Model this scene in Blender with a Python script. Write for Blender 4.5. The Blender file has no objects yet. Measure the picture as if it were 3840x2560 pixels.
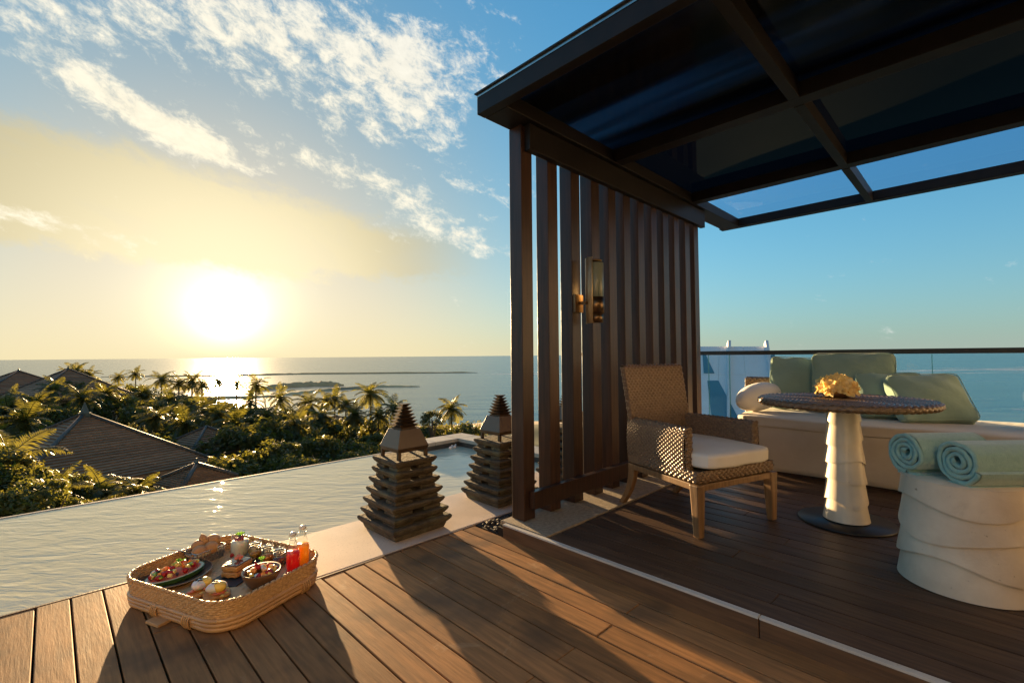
import bpy, bmesh, math, random
from mathutils import Vector, Matrix
R = math.radians
random.seed(7)
S = bpy.context.scene
COL = S.collection

# ------------------------------------------------------------------ camera
SUN_AZ, SUN_EL = 76.7, 4.3          # azimuth from +X towards +Y, elevation (degrees)
cd = bpy.data.cameras.new('camera'); cam = bpy.data.objects.new('camera', cd); COL.objects.link(cam)
cd.sensor_width = 36.0; cd.lens = 16.366; cd.clip_start = 0.05; cd.clip_end = 60000
cam.matrix_world = Matrix(((0.70949463, -0.01533606, 0.70454394*-1, 0), (-0.70466198, -0.02721173, -0.70902117, 0),
                           (-0.00829827, 0.99951204, -0.03011332, 1.1), (0, 0, 0, 1)))
S.camera = cam
S.view_settings.view_transform = 'Standard'; S.view_settings.look = 'None'
S.view_settings.exposure = 3.0; S.view_settings.gamma = 1.0; S.view_settings.use_curve_mapping = False
S.cycles.max_bounces = 8; S.cycles.transparent_max_bounces = 12; S.cycles.volume_bounces = 0
S.cycles.sample_clamp_indirect = 6.0; S.cycles.caustics_reflective = False; S.cycles.caustics_refractive = False
S.cycles.use_denoising = True

# ------------------------------------------------------------------ node helper
class NT:
    def __init__(s, tree): s.t = tree; s.n = tree.nodes; s.l = tree.links
    def node(s, typ, **kw):
        n = s.n.new(typ)
        for k, v in kw.items(): setattr(n, k, v)
        return n
    def put(s, sock, val):
        if isinstance(val, bpy.types.NodeSocket): s.l.new(val, sock)
        elif isinstance(val, (tuple, list)) and len(val) == 3 and sock.type == 'RGBA': sock.default_value = (*val, 1)
        else: sock.default_value = val
    def m(s, op, a, b=0.0, c=0.0, clamp=False):
        n = s.node('ShaderNodeMath', operation=op, use_clamp=clamp)
        s.put(n.inputs[0], a); s.put(n.inputs[1], b); s.put(n.inputs[2], c)
        return n.outputs[0]
    def v(s, op, a, b=(0, 0, 0)):
        n = s.node('ShaderNodeVectorMath', operation=op); s.put(n.inputs[0], a); s.put(n.inputs[1], b)
        return n.outputs['Value'] if op in ('DOT_PRODUCT', 'LENGTH', 'DISTANCE') else n.outputs[0]
    def mix(s, f, a, b, blend='MIX'):
        n = s.node('ShaderNodeMix', data_type='RGBA', blend_type=blend)
        s.put(n.inputs[0], f); s.put(n.inputs[6], a); s.put(n.inputs[7], b); return n.outputs[2]
    def noise(s, vec, scale, detail=4, rough=.55, dist=0.0):
        n = s.node('ShaderNodeTexNoise'); s.put(n.inputs['Vector'], vec)
        n.inputs['Scale'].default_value = scale; n.inputs['Detail'].default_value = detail
        n.inputs['Roughness'].default_value = rough; n.inputs['Distortion'].default_value = dist
        return n.outputs['Fac']
    def mapr(s, val, a, b, c=0.0, d=1.0, smooth=False):
        n = s.node('ShaderNodeMapRange', interpolation_type='SMOOTHSTEP' if smooth else 'LINEAR', clamp=True)
        for i, x in enumerate((val, a, b, c, d)): s.put(n.inputs[i], x)
        return n.outputs[0]
    def xyz(s, x, y, z):
        n = s.node('ShaderNodeCombineXYZ'); s.put(n.inputs[0], x); s.put(n.inputs[1], y); s.put(n.inputs[2], z); return n.outputs[0]
    def sep(s, v):
        n = s.node('ShaderNodeSeparateXYZ'); s.put(n.inputs[0], v); return n.outputs
    def scale(s, vec, sc):
        n = s.node('ShaderNodeMapping'); s.put(n.inputs[0], vec); n.inputs['Scale'].default_value = sc; return n.outputs[0]

# ------------------------------------------------------------------ world: low sun, sky, clouds
W = bpy.data.worlds.new('World'); S.world = W; W.use_nodes = True
w = NT(W.node_tree); w.n.clear()
out = w.node('ShaderNodeOutputWorld'); bg = w.node('ShaderNodeBackground'); w.l.new(bg.outputs[0], out.inputs[0])
sky = w.node('ShaderNodeTexSky', sky_type='NISHITA', sun_disc=False)
sky.sun_elevation = R(SUN_EL + 3.0); sky.sun_rotation = R(90 - SUN_AZ); sky.altitude = 0
sky.air_density = 1.0; sky.dust_density = .8; sky.ozone_density = 2.2
D = w.v('NORMALIZE', w.node('ShaderNodeTexCoord').outputs['Generated'])
dx, dy, dz = w.sep(D)
el = w.m('MULTIPLY', w.m('ARCSINE', dz), 180 / math.pi)
az = w.m('MULTIPLY', w.m('ARCTAN2', dy, dx), 180 / math.pi)
sunv = Vector((math.cos(R(SUN_EL)) * math.cos(R(SUN_AZ)), math.cos(R(SUN_EL)) * math.sin(R(SUN_AZ)), math.sin(R(SUN_EL))))
ang = w.m('MULTIPLY', w.m('ARCCOSINE', w.m('MINIMUM', w.v('DOT_PRODUCT', D, tuple(sunv)), .99999)), 180 / math.pi)
SKYC = sky.outputs[0]
comp = w.v('DIVIDE', SKYC, w.v('ADD', w.v('MULTIPLY', SKYC, (.215, .225, .26)), (1, 1, 1)))
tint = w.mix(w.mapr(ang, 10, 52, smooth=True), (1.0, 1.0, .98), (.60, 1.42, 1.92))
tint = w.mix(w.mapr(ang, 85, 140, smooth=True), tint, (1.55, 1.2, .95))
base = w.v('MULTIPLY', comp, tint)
# aureole of the low sun
aur = w.m('ADD', w.m('MULTIPLY', w.m('POWER', 2.718, w.m('MULTIPLY', ang, -.52)), 38.0),
          w.m('MULTIPLY', w.m('POWER', 2.718, w.m('MULTIPLY', ang, -.10)), .5))
base = w.v('ADD', base, w.v('MULTIPLY', w.xyz(aur, aur, aur), (1.0, .82, .48)))
hzn = w.m('MULTIPLY', w.m('POWER', 2.718, w.m('MULTIPLY', w.m('ABSOLUTE', el), -.17)), .88)
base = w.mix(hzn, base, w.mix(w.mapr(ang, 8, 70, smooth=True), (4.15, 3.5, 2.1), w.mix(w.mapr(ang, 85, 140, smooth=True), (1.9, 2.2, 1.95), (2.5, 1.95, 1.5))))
# clouds, laid out in azimuth and elevation
def gauss(a0, e0, sa, se, sh, k):
    u = w.m('DIVIDE', w.m('SUBTRACT', az, a0), sa)
    v = w.m('DIVIDE', w.m('SUBTRACT', w.m('SUBTRACT', el, e0), w.m('MULTIPLY', w.m('SUBTRACT', az, a0), sh)), se)
    r2 = w.m('ADD', w.m('MULTIPLY', u, u), w.m('MULTIPLY', v, v))
    return w.m('MULTIPLY', w.m('POWER', 2.718, w.m('MULTIPLY', r2, -1)), k)
eln = w.m('SUBTRACT', el, w.m('MULTIPLY', az, .22))
q1 = w.xyz(w.m('MULTIPLY', az, .075), w.m('MULTIPLY', eln, .20), 3.1)
q2 = w.xyz(w.m('MULTIPLY', az, .40), w.m('MULTIPLY', eln, .62), 8.7)
n1 = w.noise(q1, 1.0, 7, .6, .6); n2 = w.noise(q2, 1.0, 9, .70, .25)
fb = w.m('ADD', w.m('MULTIPLY', n1, .36), w.m('MULTIPLY', n2, .64))
ms = [(73, 32.5, 17, 4.2, .08, .36), (57, 30.5, 7, 6.0, .3, .31), (88, 24.0, 7, 2.2, .40, .27), (80, 21.5, 5, 1.7, .3, .22), (64, 20.6, 13, 2.0, .16, .24), (90, 29, 9, 2.5, .1, .20), (62, 25.5, 6, 2.2, .1, .16),
      (54, 15.0, 7, 2.6, .25, .25), (92, 12, 9, 1.4, .12, .22), (48.5, 34, 4, 5, .2, .12), (79, 21.0, 6, 1.4, .3, .26), (120, 30, 22, 7, 0, .2), (170, 35, 30, 9, 0, .16), (0, 50, 40, 8, 0, .1)]
mk = 0.0
for a in ms: mk = w.m('ADD', gauss(*a), mk)
fb = w.m('ADD', w.m('MULTIPLY', fb, 1.45), -.22)
dens = w.mapr(w.m('ADD', fb, mk), .64, .92, smooth=True)
# smooth bank above the sun
edge = w.m('ADD', w.m('MULTIPLY', w.m('SUBTRACT', n2, .5), 3.5), w.m('MULTIPLY', w.m('SUBTRACT', n1, .5), 4.0))
ee = w.m('ADD', el, edge)
lowb = w.m('ADD', 8.8, w.m('MULTIPLY', w.m('ABSOLUTE', w.m('SUBTRACT', az, 72)), .05))
upb = w.m('ADD', 14.6, w.m('MULTIPLY', w.m('MINIMUM', w.m('SUBTRACT', az, 55), 30), .17))
bank = w.m('MULTIPLY', w.mapr(ee, w.m('SUBTRACT', lowb, .6), w.m('ADD', lowb, .9), smooth=True), w.mapr(ee, w.m('SUBTRACT', upb, 1.6), w.m('ADD', upb, 1.2), 1, 0, smooth=True))
bank = w.m('MULTIPLY', bank, w.m('MULTIPLY', w.mapr(az, 47, 64, smooth=True), w.mapr(az, 125, 100, smooth=True)))
bank = w.m('MULTIPLY', bank, w.mapr(n1, .25, .5, .7, .95))
bankc = w.mix(w.mapr(ang, 5, 26, smooth=True), (4.9, 4.25, 2.7), (2.7, 2.35, 1.4))
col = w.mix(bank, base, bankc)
clc = w.mix(w.mapr(ang, 8, 55, smooth=True), (5.2, 4.7, 3.5), (4.0, 4.0, 3.8))
clc = w.v('MULTIPLY', clc, w.xyz(*[w.mapr(n2, .35, .75, .86, 1.05)] * 3))
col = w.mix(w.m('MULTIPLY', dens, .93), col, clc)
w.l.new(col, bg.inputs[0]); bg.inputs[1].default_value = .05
S.view_settings.exposure = 2.2
W.cycles.sampling_method = 'MANUAL'; W.cycles.sample_map_resolution = 512

# ------------------------------------------------------------------ sun
sl = bpy.data.lights.new('sun', 'SUN'); sun = bpy.data.objects.new('sun', sl); COL.objects.link(sun)
sl.energy = 4.8; sl.angle = R(.6); sl.color = (1.0, .66, .32)
sun.rotation_euler = Vector(sunv).to_track_quat('Z', 'Y').to_euler(); sun.location = (10, 40, 8)
# ------------------------------------------------------------------ mesh helper
class MB:
    def __init__(s): s.v = []; s.f = []; s.s = []
    def add(s, vs, fs, smooth=False):
        o = len(s.v); s.v += [tuple(p) for p in vs]
        for f in fs: s.f.append(tuple(i + o for i in f)); s.s.append(smooth)
        return s
    def hexa(s, p):
        return s.add(p, [(0, 3, 2, 1), (4, 5, 6, 7), (0, 1, 5, 4), (1, 2, 6, 5), (2, 3, 7, 6), (3, 0, 4, 7)])
    def box(s, x0, x1, y0, y1, z0, z1):
        return s.hexa([(x0, y0, z0), (x1, y0, z0), (x1, y1, z0), (x0, y1, z0), (x0, y0, z1), (x1, y0, z1), (x1, y1, z1), (x0, y1, z1)])
    def frus(s, cx, cy, a0, z0, a1, z1):
        return s.hexa([(cx + sx * a, cy + sy * a, z) for a, z in ((a0, z0), (a1, z1)) for sx, sy in ((-1, -1), (1, -1), (1, 1), (-1, 1))])
    def lathe(s, prof, seg=32, c=(0, 0, 0), smooth=True, M=None, closed=False):
        vs = []; n = len(prof)
        for r, z in prof:
            for k in range(seg):
                a = 2 * math.pi * k / seg; p = Vector((r * math.cos(a), r * math.sin(a), z))
                if M: p = M @ p
                vs.append(p + Vector(c))
        fs = []
        for i in range(n - 1 if not closed else n):
            j = (i + 1) % n
            for k in range(seg):
                k2 = (k + 1) % seg; fs.append((i * seg + k, i * seg + k2, j * seg + k2, j * seg + k))
        if not closed:
            if prof[0][0] > 1e-6: fs.append(tuple(range(seg))[::-1])
            if prof[-1][0] > 1e-6: fs.append(tuple((n - 1) * seg + k for k in range(seg)))
        return s.add(vs, fs, smooth)
    def tube(s, pts, r, seg=8, closed=False, cap=True, smooth=True):
        pts = [Vector(p) for p in pts]; n = len(pts); rs = r if isinstance(r, (list, tuple)) else [r] * n
        vs = []; up = Vector((0, 0, 1)); prev = None
        for i, p in enumerate(pts):
            t = (pts[(i + 1) % n] - pts[i - 1]) if closed else (pts[min(i + 1, n - 1)] - pts[max(i - 1, 0)])
            t.normalize()
            if prev is None:
                a = up if abs(t.z) < .9 else Vector((1, 0, 0)); x = t.cross(a).normalized()
            else: x = (prev - t * prev.dot(t)).normalized()
            prev = x; y = t.cross(x)
            for k in range(seg):
                an = 2 * math.pi * k / seg; vs.append(p + (x * math.cos(an) + y * math.sin(an)) * rs[i])
        fs = []
        for i in range(n if closed else n - 1):
            j = (i + 1) % n
            for k in range(seg):
                k2 = (k + 1) % seg; fs.append((i * seg + k, i * seg + k2, j * seg + k2, j * seg + k))
        if cap and not closed: fs += [tuple(range(seg))[::-1], tuple((n - 1) * seg + k for k in range(seg))]
        return s.add(vs, fs, smooth)
    def ell(s, c, r, seg=16, rings=10, M=None, wob=0.0, rnd=None):
        c = Vector(c); vs = []
        for i in range(rings + 1):
            th = math.pi * i / rings
            for k in range(seg):
                a = 2 * math.pi * k / seg; q = Vector((r[0] * math.sin(th) * math.cos(a), r[1] * math.sin(th) * math.sin(a), r[2] * math.cos(th)))
                if wob: q *= 1 + wob * math.sin(3 * a + 2 * th + (rnd or 0)) * math.sin(th) + wob * .6 * math.sin(5 * a - 3 * th + 2 * (rnd or 0)) * math.sin(th)
                if M: q = M @ q
                vs.append(c + q)
        fs = [(i * seg + k, (i + 1) * seg + k, (i + 1) * seg + (k + 1) % seg, i * seg + (k + 1) % seg) for i in range(rings) for k in range(seg)]
        return s.add(vs, fs, True)
    def grid(s, fn, nu, nv, cu=False, smooth=True, flip=False):
        vs = [fn(i / nu, j / nv) for j in range(nv + 1) for i in range(nu + (0 if cu else 1))]
        W_ = nu if cu else nu + 1; fs = []
        for j in range(nv):
            for i in range(nu):
                i2 = (i + 1) % W_ if cu else i + 1
                q = (j * W_ + i, j * W_ + i2, (j + 1) * W_ + i2, (j + 1) * W_ + i); fs.append(q[::-1] if flip else q)
        return s.add(vs, fs, smooth)
    def prism(s, poly, z0, z1, M=None):
        n = len(poly); vs = [Vector((x, y, z0)) for x, y in poly] + [Vector((x, y, z1)) for x, y in poly]
        if M: vs = [M @ p for p in vs]
        return s.add(vs, [tuple(range(n))[::-1], tuple(range(n, 2 * n))] + [(i, (i + 1) % n, n + (i + 1) % n, n + i) for i in range(n)])
    def mesh(s, name, mat):
        me = bpy.data.meshes.new(name); me.from_pydata(s.v, [], s.f)
        me.polygons.foreach_set('use_smooth', s.s); me.materials.append(MAT[mat] if isinstance(mat, str) else mat); me.update()
        return me
    def build(s, name, mat, parent=None, bevel=0, seg=2, sub=0, loc=None, rot=None, fix=False):
        me = s.mesh(name, mat)
        if fix:
            bm = bmesh.new(); bm.from_mesh(me); bmesh.ops.remove_doubles(bm, verts=bm.verts, dist=1e-5)
            bmesh.ops.recalc_face_normals(bm, faces=bm.faces); bm.to_mesh(me); bm.free()
        o = bpy.data.objects.new(name, me); COL.objects.link(o)
        if parent: o.parent = parent
        if loc: o.location = loc
        if rot: o.rotation_euler = rot
        if bevel:
            b = o.modifiers.new('bevel', 'BEVEL'); b.width = bevel; b.segments = seg; b.limit_method = 'ANGLE'; b.angle_limit = R(35)
            b.harden_normals = False
        if sub:
            m_ = o.modifiers.new('subdivision', 'SUBSURF'); m_.levels = sub; m_.render_levels = sub
        return o
def tag(o, label=None, cat=None, group=None, kind=None):
    if label: o['label'] = label
    if cat: o['category'] = cat
    if group: o['group'] = group
    if kind: o['kind'] = kind
    return o
def thing(name, label, cat, loc=(0, 0, 0), rz=0, group=None):
    o = bpy.data.objects.new(name, None); COL.objects.link(o); o.location = loc; o.rotation_euler = (0, 0, rz); o.empty_display_size = .1
    return tag(o, label, cat, group)
def copy_tree(o, parent=None):
    c = o.copy(); COL.objects.link(c); c.parent = parent
    for ch in list(o.children): copy_tree(ch, c)
    return c
def rbox(mb, hx, hy, hz, n=10, p=6.0, bulge=0.0, c=(0, 0, 0), M=None, wob=0.0, pinch=0.0, seed=0.0):
    """rounded, cushion-like box: bulge swells the middle of the thin (z) axis, pinch pulls the corners in"""
    c = Vector(c)
    for ax in range(3):
        for sg in (-1, 1):
            def fn(u, v, ax=ax, sg=sg):
                q = [0, 0, 0]; q[ax] = sg; q[(ax + 1) % 3] = 2 * u - 1; q[(ax + 2) % 3] = 2 * v - 1
                k = (abs(q[0]) ** p + abs(q[1]) ** p + abs(q[2]) ** p) ** (1 / p); x, y, z = (t / k for t in q)
                zz = z * (1 - bulge + bulge * (1 - x * x) * (1 - y * y) * 1.6 + bulge * .3 * (1 - abs(x) ** 3) * (1 - abs(y) ** 3))
                e = 1 - pinch * (1 - x * x * y * y) * (x * x + y * y) * .5
                P = Vector((x * hx * e, y * hy * e, zz * hz))
                if wob: P += Vector((math.sin(7 * y + 3 * z + seed), math.sin(6 * x + seed * 1.3), math.sin(8 * x + 6 * y + seed * 2.1))) * wob
                return c + (M @ P if M else P)
            mb.grid(fn, n, n, flip=(sg < 0))
    return mb
def weave(mb, P, nu, nv, h, cu=False, over=.25, back=True, rev=False, sv=4):
    """basket weave over the surface P(u, v): every other cell carries a bulging strand"""
    def N(u, v):
        e = 1e-3; a = P(u + e, v) - P(u - e, v); b = P(u, v + e) - P(u, v - e); n = a.cross(b)
        return (n.normalized() if n.length else Vector((0, 0, 1))) * (-1 if rev else 1)
    for j in range(nv):
        for i in range(nu):
            if (i + j) % 2: continue
            vs = []
            for b in range(4):
                for a in range(sv):
                    s_ = a / (sv - 1); t_ = b / 3
                    u = (i - over + s_ * (1 + 2 * over)) / nu; v = (j + .04 + t_ * .92) / nv
                    if not cu: u = min(max(u, 0), 1)
                    hh = h * math.sin(math.pi * min(max(s_, .0), 1)) ** .6 * (1 - (2 * t_ - 1) ** 2 * .85) - h * .2
                    vs.append(P(u, v) + N(u, v) * hh)
            fs = [(b * sv + a, b * sv + a + 1, (b + 1) * sv + a + 1, (b + 1) * sv + a) for b in range(3) for a in range(sv - 1)]
            mb.add(vs, [f[::-1] for f in fs] if rev else fs, True)
    if back:
        mb.grid(lambda u, v: P(u, v) - N(u, v) * h * .15, nu, nv, cu=cu, flip=rev)
    return mb

# ------------------------------------------------------------------ materials
MAT = {}
def mat(name, c1, c2=None, rough=.5, scale=8, stretch=(1, 1, 1), detail=5, bump=0.0, bscale=None, metal=0.0, spec=.5, rnd=0.0, sheen=0.0,
        lo=.35, hi=.65, coord='Object', sss=0.0, coat=0.0, rvar=0.0, trans=0.0, ior=1.45, alpha=1.0, translucent=0.0, tcol=None, spots=None, wear=None):
    m_ = bpy.data.materials.new(name); m_.use_nodes = True; t = NT(m_.node_tree); b = t.n['Principled BSDF']; MAT[name] = m_
    tc = t.node('ShaderNodeTexCoord').outputs[coord]
    vec = t.scale(tc, stretch)
    if rnd:
        oi = t.node('ShaderNodeObjectInfo').outputs['Random']
        vec = t.v('ADD', vec, t.xyz(t.m('MULTIPLY', oi, 37.0), t.m('MULTIPLY', oi, 91.0), t.m('MULTIPLY', oi, 13.0)))
    nz = t.noise(vec, scale, detail)
    colr = t.mix(t.mapr(nz, lo, hi), c1, c2 or tuple(x * .75 for x in c1))
    if spots:
        sp = t.mapr(t.noise(tc, spots[1], 3), spots[2], spots[3]); colr = t.mix(sp, colr, spots[0])
    if wear:
        wn = t.mapr(t.noise(t.v('ADD', tc, (3.1, 7.7, 1.3)), wear[1], 7, .72, .6), wear[2], wear[3]); colr = t.mix(wn, colr, wear[0])
    if rnd:
        k = t.m('ADD', 1 - rnd / 2, t.m('MULTIPLY', oi, rnd)); colr = t.v('MULTIPLY', colr, t.xyz(k, k, k))
    t.put(b.inputs['Base Color'], colr)
    if rvar: t.put(b.inputs['Roughness'], t.m('ADD', rough - rvar / 2, t.m('MULTIPLY', t.noise(vec, scale * .7, 3), rvar)))
    else: b.inputs['Roughness'].default_value = rough
    b.inputs['Metallic'].default_value = metal; b.inputs['Specular IOR Level'].default_value = spec
    b.inputs['IOR'].default_value = ior; b.inputs['Transmission Weight'].default_value = trans; b.inputs['Alpha'].default_value = alpha
    if sheen: b.inputs['Sheen Weight'].default_value = sheen; b.inputs['Sheen Roughness'].default_value = .4
    if coat: b.inputs['Coat Weight'].default_value = coat; b.inputs['Coat Roughness'].default_value = .08
    if sss: b.inputs['Subsurface Weight'].default_value = sss; b.inputs['Subsurface Scale'].default_value = .02
    if bump:
        bp = t.node('ShaderNodeBump'); bp.inputs['Strength'].default_value = 1.0; bp.inputs['Distance'].default_value = bump
        t.put(bp.inputs['Height'], t.noise(vec, bscale, 6, .6) if bscale else nz); t.l.new(bp.outputs[0], b.inputs['Normal'])
    if translucent:
        tr = t.node('ShaderNodeBsdfTranslucent'); t.put(tr.inputs[0], tcol or c1); mx = t.node('ShaderNodeMixShader'); mx.inputs[0].default_value = translucent
        t.l.new(b.outputs[0], mx.inputs[1]); t.l.new(tr.outputs[0], mx.inputs[2]); t.l.new(mx.outputs[0], t.n['Material Output'].inputs[0])
    return m_
mat('deck_wood', (.41, .205, .082), (.26, .138, .060), rough=.66, scale=6, stretch=(9, .7, 9), bump=.0011, bscale=14, rnd=.45, rvar=.2, spec=.12, spots=((.13, .085, .05), 2.6, .52, .74), wear=((.50, .33, .18), 5.5, .60, .82))
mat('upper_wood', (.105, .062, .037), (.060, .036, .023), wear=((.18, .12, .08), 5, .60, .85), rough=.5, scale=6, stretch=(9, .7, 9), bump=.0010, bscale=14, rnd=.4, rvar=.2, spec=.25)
mat('dark_wood', (.058, .029, .018), (.030, .016, .011), rough=.36, scale=5, stretch=(10, 10, .6), bump=.0006, bscale=16, rnd=.5, rvar=.15, spec=.5)
mat('dark_frame', (.016, .013, .012), (.011, .009, .008), rough=.45, scale=5, bump=.0004, bscale=30, spec=.3)
mat('teak', (.27, .155, .07), (.17, .095, .042), rough=.45, scale=7, stretch=(8, 8, .8), bump=.0008, bscale=12, rvar=.2)
mat('wicker', (.23, .15, .088), (.135, .086, .052), rough=.34, scale=60, stretch=(1, 1, 1), bump=.0004, bscale=160)
mat('rattan', (.60, .36, .16), (.46, .26, .11), rough=.33, scale=20, bump=.0004, bscale=90, coat=.25, lo=.3, hi=.7)
mat('rattan_weave', (.68, .43, .20), (.46, .27, .12), rough=.4, scale=90, bump=.0005, bscale=220)
mat('white_cloth', (.80, .77, .71), (.74, .71, .64), rough=.85, scale=5, bump=.0012, bscale=7, sheen=.2)
mat('sofa_cloth', (.64, .57, .48), (.57, .50, .41), rough=.85, scale=4, bump=.012, bscale=3.0, sheen=.2)
mat('green_cloth', (.31, .43, .335), (.26, .37, .29), rough=.85, scale=5, bump=.009, bscale=7, sheen=.25)
mat('towel', (.33, .53, .46), (.27, .46, .40), rough=.95, scale=60, bump=.0035, bscale=260, sheen=.7)
mat('cream_stone', (.74, .66, .53), (.66, .58, .45), rough=.35, scale=7, bump=.0006, bscale=40, coat=.12, spots=((.50, .42, .31), 95, .70, .78))
mat('cream_stool', (.72, .62, .48), (.58, .48, .36), rough=.55, scale=5, bump=.0015, bscale=55, spots=((.30, .24, .17), 42, .70, .76), wear=((.50, .41, .30), 6, .56, .80))
mat('black_metal', (.028, .026, .025), (.02, .019, .018), rough=.4, scale=20)
mat('carved_stone', (.118, .098, .068), (.060, .050, .035), rough=.9, scale=16, bump=.010, bscale=34, rnd=.25, spots=((.15, .16, .10), 5, .55, .75))
mat('bronze', (.115, .078, .05), (.075, .052, .035), rough=.42, scale=10, metal=.5, bump=.0005, bscale=40)
mat('pale_bronze', (.165, .128, .09), (.13, .10, .072), rough=.42, scale=8, metal=.2, bump=.0005, bscale=40)
mat('ledge_stone', (.68, .55, .43), (.54, .43, .335), rough=.75, scale=2.2, bump=.0012, bscale=120, spots=((.40, .31, .24), 110, .60, .72))
mat('pad_stone', (.34, .28, .20), (.22, .18, .13), rough=.8, scale=45, bump=.004, bscale=130, rnd=.3)
mat('coping_stone', (.50, .46, .38), (.42, .38, .31), rough=.7, scale=5, bump=.001, bscale=80, rnd=.15)
mat('dark_stone', (.075, .07, .06), (.045, .043, .038), rough=.6, scale=12, bump=.003, bscale=40)
mat('pebble', (.10, .08, .06), (.04, .035, .03), rough=.7, scale=3, rnd=.6)
mat('white_paint', (.62, .60, .55), (.50, .48, .43), rough=.55, scale=9, stretch=(1, .3, 1), bump=.001, bscale=60, spots=((.26, .13, .07), 14, .66, .72))
mat('riser_wood', (.17, .095, .05), (.10, .058, .034), rough=.45, scale=6, stretch=(9, .7, 9), bump=.001, bscale=14)
mat('under_deck', (.025, .02, .016), rough=.9)
mat('brass', (.60, .48, .29), (.5, .39, .23), rough=.45, scale=12, metal=.7)
mat('dark_brass', (.20, .13, .07), (.13, .085, .05), rough=.32, scale=12, metal=.9)
mat('steel', (.6, .57, .52), rough=.25, metal=1.0)
mat('ceramic_dark', (.085, .065, .052), (.06, .046, .038), rough=.3, scale=6, coat=.3)
mat('plate_rim', (.36, .25, .16), rough=.35)
mat('slate', (.035, .035, .037), (.022, .022, .024), rough=.5, scale=20, bump=.0006, bscale=60)
mat('board_wood', (.62, .40, .20), (.48, .29, .14), rough=.45, scale=5, stretch=(8, 1, 8), rnd=.2)
mat('bowl_wood', (.17, .085, .04), (.10, .05, .025), rough=.35, scale=6, stretch=(1, 1, 4), coat=.3)
mat('crust', (.56, .30, .12), (.40, .19, .07), rough=.55, scale=10, bump=.0015, bscale=40, lo=.4, hi=.6, spots=((.62, .40, .2), 9, .6, .75))
mat('toast', (.66, .34, .11), (.52, .24, .07), rough=.5, scale=30, bump=.0015, bscale=90)
mat('chocolate', (.13, .07, .05), (.09, .045, .03), rough=.15, scale=10, coat=.8)
mat('rind', (.06, .14, .035), (.03, .085, .02), rough=.35, scale=14, stretch=(1, 1, .2))
mat('rind_white', (.72, .78, .55), rough=.5)
mat('melon_red', (.62, .09, .07), (.7, .16, .1), rough=.35, scale=25, sss=.2)
mat('fruit_red', (.50, .02, .025), (.25, .01, .015), rough=.3, scale=60, bump=.002, bscale=120)
mat('fruit_orange', (.80, .25, .04), (.85, .33, .07), rough=.35, scale=30, sss=.2)
mat('fruit_yellow', (.85, .68, .22), (.8, .55, .15), rough=.35, scale=30, sss=.2)
mat('fruit_green', (.38, .55, .08), (.28, .44, .06), rough=.35, scale=30, sss=.2)
mat('fruit_blue', (.03, .03, .06), rough=.4)
mat('mint', (.16, .42, .05), (.09, .30, .03), rough=.4, translucent=.3, tcol=(.35, .65, .08))
mat('egg_white', (.85, .83, .78), rough=.3, sss=.3)
mat('sauce', (.90, .62, .12), (.85, .55, .08), rough=.25, coat=.4)
mat('herb_black', (.012, .016, .012), rough=.5)
mat('salmon', (.80, .24, .13), (.7, .17, .09), rough=.35, scale=30)
mat('yogurt', (.85, .80, .70), rough=.35, sss=.3)
mat('jam_amber', (.75, .30, .03), rough=.12, coat=.8)
mat('jam_orange', (.72, .24, .02), rough=.12, coat=.8)
mat('jam_brown', (.20, .05, .02), rough=.12, coat=.8)
mat('juice_red', (.72, .03, .03), (.62, .02, .025), rough=.2, coat=.9, translucent=.35, tcol=(.9, .03, .02))
mat('juice_orange', (.95, .47, .03), (.92, .42, .03), rough=.2, coat=.9, translucent=.35, tcol=(1, .55, .04))
mat('stopper', (.82, .79, .72), rough=.3, coat=.4)
mat('petal', (.96, .82, .42), (.94, .70, .24), rough=.5, scale=25, translucent=.42, tcol=(1, .74, .28), lo=.3, hi=.7)
mat('petal_heart', (.75, .40, .05), rough=.5)
mat('chapel_white', (.86, .84, .82), (.82, .80, .78), rough=.55, scale=.5)
mat('chapel_rib', (.80, .80, .80), rough=.6)
mat('teal_glazing', (.10, .26, .32), (.08, .22, .28), rough=.08, scale=.3)
mat('bounce_render', (.40, .35, .28), (.36, .31, .25), rough=.85, scale=1)
mat('villa_wall', (.62, .54, .42), (.55, .47, .36), rough=.8, scale=1)
mat('roof_tile', (.40, .22, .12), (.29, .16, .09), rough=.75, scale=2.5, bump=.02, bscale=6, rnd=.3)
mat('roof_cap', (.11, .09, .075), (.07, .06, .05), rough=.6, scale=4)
mat('finial', (.10, .13, .12), (.07, .09, .085), rough=.6, scale=6)
mat('bark', (.16, .115, .075), (.09, .065, .045), rough=.9, scale=6, stretch=(1, 1, 3), bump=.02, bscale=9)
mat('leaf_a', (.058, .074, .020), (.032, .044, .013), rough=.5, scale=.6, translucent=.42, tcol=(.24, .23, .03), rnd=.5)
mat('leaf_b', (.072, .083, .024), (.042, .052, .016), rough=.5, scale=.6, translucent=.42, tcol=(.28, .25, .035), rnd=.5)
mat('leaf_palm', (.074, .086, .022), (.044, .055, .014), rough=.42, scale=1.2, translucent=.42, tcol=(.26, .235, .03), rnd=.45)
mat('sand', (.82, .52, .24), (.70, .44, .20), rough=.9, scale=.06, spots=((.22, .16, .10), .02, .5, .7))
mat('rock', (.74, .43, .18), (.58, .33, .14), rough=.9, scale=.3)
mat('float_white', (.85, .85, .83), rough=.4)
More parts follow.
